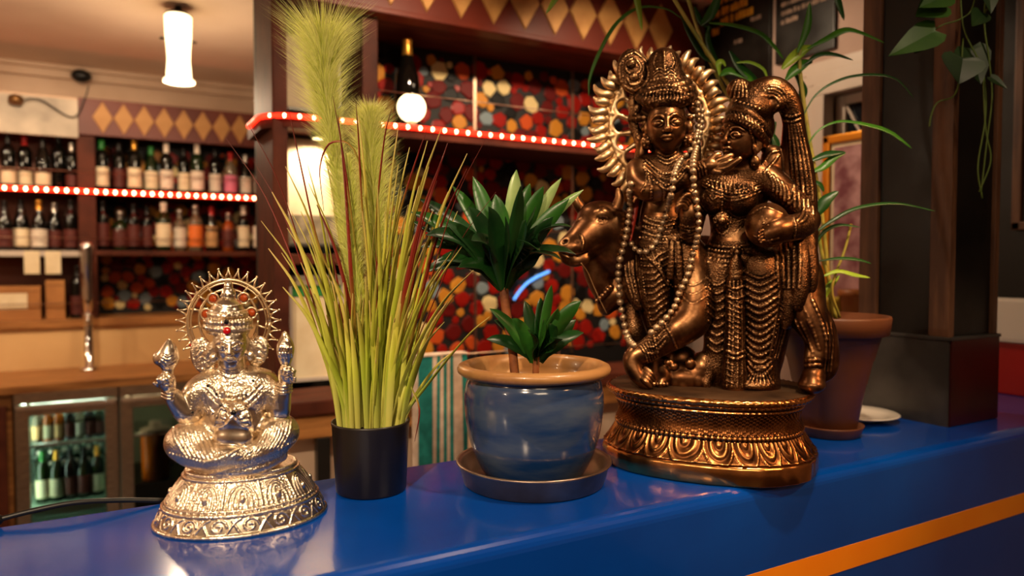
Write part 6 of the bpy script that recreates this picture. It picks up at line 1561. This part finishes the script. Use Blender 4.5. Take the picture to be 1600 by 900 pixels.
def dleaf(p0, p1, w, m, droop, nrm=(0.0,-0.5,1)):
    p0, p1 = Vector(p0), Vector(p1); d = p1-p0; mid = p0 + d*0.5 + Vector((0,0,d.length*droop)); q = p0 + d*0.22 + Vector((0,0,d.length*droop*0.7)); q2 = p0 + d*0.8 + Vector((0,0,d.length*droop*0.55))
    P = [Vector(x) for x in catmull([p0,q,mid,q2,p1],4)]; n = len(P)
    ws = [w*(min(1.0, 0.35+1.7*(i/(n-1))) if i/(n-1) < 0.4 else max(0.02, 1-((i/(n-1)-0.4)/0.6)**2.1)) for i in range(n)]
    return obj('leaf', MB().ribbon(P, ws, nrm, 0.0007, 0.30), m, dc, local=True)
# (tip px, tip py, depth, width, tone)
crown = [(742,286,0.02,13,1),(712,300,0.03,11,1),(662,318,0.0,12,0),(652,352,-0.02,12,0),(664,390,-0.03,12,0),(650,338,-0.06,13,1),(672,372,-0.08,13,0),(668,428,-0.03,12,0),(888,360,-0.08,13,0),(690,410,-0.05,12,0),(700,352,-0.06,13,0),(735,330,-0.06,14,0),(765,330,-0.09,15,0),(775,312,0.0,15,1),(806,276,0.05,14,2),(812,300,-0.04,15,0),(835,330,-0.08,15,0),(846,300,0.0,13,1),(872,288,0.03,9,2),(884,318,-0.02,12,1),(905,305,-0.01,8,2),(860,345,-0.06,13,0),(893,400,-0.05,12,0),(872,408,-0.08,12,0),(820,350,-0.11,15,0),(790,345,-0.12,14,0),(740,380,-0.10,13,0),(720,420,-0.07,11,0),(700,385,0.03,11,0),(840,395,-0.12,12,0),(752,308,0.06,12,1),(826,296,0.09,12,1)]
for i, (x_, y_, d_, w_, t_) in enumerate(crown):
    b0 = dl(788 + (x_-788)*0.05, 452-8*(i%3), d_*0.08)
    up = abs(y_-440)/160
    dleaf(b0, dl(788+(x_-788)*1.06,452+(y_-452)*1.06,d_), w_*1.2*pk, DR[t_], 0.10 if y_ < 360 else 0.22, (0.35*(1 if x_ > 788 else -1),-1.0,0.75))
low = [(765,482,-0.02,8,1),(760,530,-0.03,9,0),(772,500,0.02,8,0),(800,498,-0.05,10,1),(820,470,0.0,8,0),(845,465,0.02,9,0),(862,445,0.01,8,1),(872,482,-0.03,11,1),(908,470,-0.02,10,1),(900,500,0.03,10,0),(912,520,-0.01,9,0),(880,530,-0.05,9,0),(850,500,-0.07,12,1),(828,520,-0.09,10,0),(870,510,-0.06,11,0),(788,515,0.04,9,0)]
s1 = dl(836,582,0.0); s1.z = 0.002
cane([s1, dl(838,560,-0.005), dl(838,548,-0.005)], 0.006)
for i, (x_, y_, d_, w_, t_) in enumerate(low):
    b0 = dl(838 + (x_-838)*0.10, 566-5*(i%3), d_*0.1)
    dleaf(b0, dl(x_,y_,d_), w_*1.3*pk, DR[t_], 0.12, (0.35*(1 if x_ > 838 else -1),-1.0,0.75))

# ================================================================== plastic pot with bamboo-like plant, plate
DT = 1.64; ot = ground(1295, DT); tk = DT/FPX
sc2 = thing('plant_saucer', 'brown plastic saucer under the brown pot', 'saucer', ot)
obj('saucer_body', MB().lathe([(43*tk,0.0005),(46*tk,0.002),(51*tk,0.022),(52*tk,0.025),(48*tk,0.025),(43*tk,0.005),(0.002,0.004)],48), M['terracotta'], sc2, local=True)
tpot = thing('plant_pot', 'brown plastic plant pot behind the bronze statue', 'plant pot', ot + Vector((0,0,0.0055)))
zt_ = CZ + DT*ray(1298,492)[1] - TOP - 0.0055
obj('pot_body', MB().lathe([(38*tk,0.0),(40*tk,0.003),(53*tk,zt_*0.42),(54.5*tk,zt_*0.43),(62*tk,zt_*0.62),(63.5*tk,zt_*0.63),(74*tk,zt_*0.84),(84*tk,zt_*0.845),(87*tk,zt_*0.98),(86*tk,zt_),(82*tk,zt_),(80*tk,zt_*0.93),(0.002,zt_*0.92)],56), M['terracotta'], tpot, local=True)
obj('soil', MB().lathe([(79.5*tk,zt_*0.935),(40*tk,zt_*0.95),(0.002,zt_*0.955)],40,cap0=False), M['soil'], tpot, local=True)
bam = thing('bamboo_plant', 'leafy bamboo like plant rising behind the bronze statue', 'plant', ot + Vector((0,0,0.0055+zt_*0.95)))
oB = ot + Vector((0,0,0.0055+zt_*0.95))
def bl(px, py, D): return at(px, py, D) - oB
stemm = mat('yellow_green_cane', sr(186,160,70), 0.4, col2=sr(120,130,50), scale=12)
def stem(pts, r=0.0045):
    return obj('stem', MB().tube([Vector(p) for p in catmull([bl(*p) for p in pts],6)], r, 8), stemm, bam, local=True)
stem([(1285,496,1.62),(1240,330,1.66),(1180,200,1.68),(1125,112,1.68),(1085,50,1.68),(1048,-10,1.68)]); stem([(1290,496,1.64),(1230,280,1.70),(1150,170,1.72),(1105,85,1.72),(1072,-10,1.72)])
stem([(1300,496,1.64),(1285,340,1.64),(1262,200,1.64),(1250,110,1.64),(1250,70,1.64)]); stem([(1306,498,1.62),(1296,440,1.62),(1285,400,1.62),(1275,340,1.62),(1265,250,1.62)])
stem([(1312,496,1.60),(1300,450,1.58),(1320,390,1.58),(1330,350,1.58)], 0.003)
LV = [leaf_mat('bamboo_leaf', sr(70,128,34), sr(40,92,24), 10, 0.35), leaf_mat('bamboo_leaf_dark', sr(34,80,28), sr(20,54,20), 10, 0.35), leaf_mat('bamboo_leaf_lime', sr(160,190,60), sr(110,150,40), 10, 0.35)]
def bleaf(pts, w, t, D=1.64, wid=0.5, nrm=(-0.3,-0.8,0.6)):
    P = [Vector(p) for p in catmull([bl(p[0], p[1], p[2] if len(p) > 2 else D) for p in pts], 6)]; n = len(P)
    ws = [w*tk*(0.25+0.75*math.sin(PI*min(1,max(0,((i/(n-1))**(math.log(0.5)/math.log(wid))))))) if i < n-1 else 0.1*tk for i in range(n)]
    return obj('leaf', MB().ribbon(P, ws, nrm, 0.0006, 0.22), LV[t], bam, local=True)
bleaf([(1064,28),(1040,14),(1000,12),(965,35),(940,75),(922,120),(920,150)],3.2,0,1.66)
bleaf([(880,-30),(872,-8),(853,22)],5,2,1.60); bleaf([(990,-20),(996,5),(1003,48)],6,2,1.62,0.35)
bleaf([(1108,36),(1145,40),(1185,52),(1208,72),(1224,92)],6,0,1.66)
bleaf([(1064,22),(1078,55),(1100,90),(1122,100)],6,1,1.70); bleaf([(1095,40),(1112,20),(1128,-20)],8,1,1.69); bleaf([(1085,10),(1095,35),(1112,45)],6,1,1.71)
bleaf([(1108,40),(1106,65),(1120,100),(1128,112)],6,1,1.70)
bleaf([(1140,80),(1155,105),(1175,125),(1182,134)],11,1,1.66); bleaf([(1150,98),(1172,98),(1192,108),(1200,125)],4,2,1.66); bleaf([(1126,118),(1140,112),(1165,120),(1178,130)],9,0,1.655); bleaf([(1125,120),(1122,102),(1128,96),(1134,104)],5,2,1.66)
bleaf([(1246,82),(1258,52),(1263,30),(1265,4)],6,0,1.63); bleaf([(1262,76),(1290,62),(1320,48),(1345,52),(1382,67)],6,0,1.62); bleaf([(1222,108),(1238,92),(1256,78),(1272,72)],9,2,1.64); bleaf([(1228,125),(1240,112),(1256,100),(1270,96)],9,0,1.64)
bleaf([(1258,100),(1280,86),(1305,86),(1333,94)],5,1,1.63); bleaf([(1240,112),(1250,130),(1254,145),(1246,170)],8,1,1.65); bleaf([(1300,-30),(1308,0),(1319,32)],7,1,1.62)
bleaf([(1250,190),(1275,148),(1315,124),(1360,117),(1400,124),(1428,153)],2.8,1,1.58,0.6); bleaf([(1258,232),(1280,203),(1313,190),(1357,196),(1392,208),(1425,232)],4.5,0,1.57,0.75)
bleaf([(1260,255),(1285,244),(1300,240),(1322,238)],6,1,1.60); bleaf([(1264,270),(1285,262),(1304,246),(1322,238)],6,0,1.60); bleaf([(1270,342),(1282,325),(1292,312),(1310,299)],9,1,1.58)
bleaf([(1272,365),(1300,345),(1340,325),(1400,318),(1462,330)],3,1,1.55,0.4); bleaf([(1270,395),(1285,365),(1310,352),(1345,355)],3,1,1.56); bleaf([(1278,408),(1310,404),(1340,406),(1362,412)],3,1,1.56); bleaf([(1285,432),(1310,424),(1335,430),(1360,434)],4,2,1.57)
bleaf([(1270,285),(1280,288),(1288,300)],5,1,1.60); bleaf([(1280,478),(1290,455),(1312,430)],6,2,1.60); bleaf([(1205,205),(1212,225),(1206,245)],7,1,1.68); bleaf([(1212,190),(1204,215),(1214,240)],6,1,1.69)
# plate
pp0 = onZ(1352,655,TOP)
plt = thing('dinner_plate', 'white dinner plate lying on the counter beside the column', 'plate', (X0-0.105, pp0.y+0.01, TOP))
obj('plate_body', MB().lathe([(0.050,0.0005),(0.054,0.003),(0.070,0.010),(0.094,0.0155),(0.097,0.0175),(0.094,0.019),(0.068,0.0135),(0.056,0.008),(0.002,0.007)],56), M['white_glaze'], plt, local=True)
plt.location.x = X0-0.105

# ================================================================== vine trailing in front of the column
vn = thing('trailing_vine', 'trailing green vine with heart shaped leaves hanging before the column', 'vine', at(1500,-60,1.72))
oV = vn.location.copy()
def vl(px, py, D=1.62): return at(px, py, D) - oV
vst = mat('vine_stem', sr(86,110,40), 0.5)
for pts in ([(1500,-60),(1505,40),(1535,110),(1540,180),(1528,260),(1535,310)], [(1545,-60),(1538,30),(1545,90),(1550,150),(1542,220),(1533,300)], [(1505,60),(1500,120),(1490,150),(1465,160),(1455,180),(1452,198)], [(1530,-60),(1520,10),(1500,30),(1475,38),(1462,45)], [(1555,-60),(1546,5),(1530,30)], [(1536,110),(1540,200),(1548,250),(1530,300)]):
    obj('vine_stem', MB().tube([Vector(p) for p in catmull([vl(*p) for p in pts],6)], 0.0018, 6), vst, vn, local=True)
VL = [leaf_mat('vine_leaf', sr(60,104,30), sr(36,76,22), 10, 0.4), leaf_mat('vine_leaf_dark', sr(34,66,22), sr(22,48,16), 10, 0.4)]
def heart(px, py, tipx, tipy, wid, t, D=1.60):
    a, b = Vector(vl(px,py,D)), Vector(vl(tipx,tipy,D-0.02)); d = b-a; L_ = d.length; y_ = d/L_
    nrm = Vector((-SA,-CA,0.35)).normalized(); x_ = y_.cross(nrm).normalized(); nz_ = x_.cross(y_)
    out = [(0,0),(0.30,-0.10),(0.46,0.02),(0.50,0.20),(0.42,0.42),(0.26,0.66),(0.10,0.88),(0,1.0)]
    mid = [(0,0),(0,0.02),(0,0.10),(0,0.24),(0,0.44),(0,0.66),(0,0.88),(0,1.0)]
    mb = MB(); vs_ = []; fs_ = []; n = len(out); W_ = wid*1.6/FPX*1.0
    for sgn in (1,-1):
        k0 = len(vs_)
        for (u, v), (u2, v2) in zip(out, mid):
            vs_.append(a + x_*sgn*u*W_*2 + y_*v*L_ + nz_*(0.10*u*W_*2 - 0.05*L_*v*v)); vs_.append(a + y_*v2*L_ - nz_*(0.05*L_*v2*v2+0.02*W_))
        for i in range(n-1):
            f = (k0+2*i, k0+2*i+1, k0+2*i+3, k0+2*i+2); fs_.append(f if sgn > 0 else f[::-1])
    m2 = len(vs_); vs_ += [v - nz_*0.0007 for v in vs_]; fs_ += [tuple(m2+i for i in reversed(f)) for f in fs_]
    mb.add(vs_, fs_, True); return obj('leaf', mb, VL[t], vn, local=True)
heart(1462,48,1390,85,24,0); heart(1452,55,1430,82,18,1,1.62); heart(1505,90,1500,130,34,1); heart(1515,75,1535,130,30,1,1.63); heart(1470,5,1432,24,26,0); heart(1480,-8,1438,10,20,0,1.58); heart(1535,20,1520,40,16,1); heart(1500,-20,1450,-4,20,0); heart(1545,-20,1550,20,16,1); heart(1548,120,1575,138,8,1)
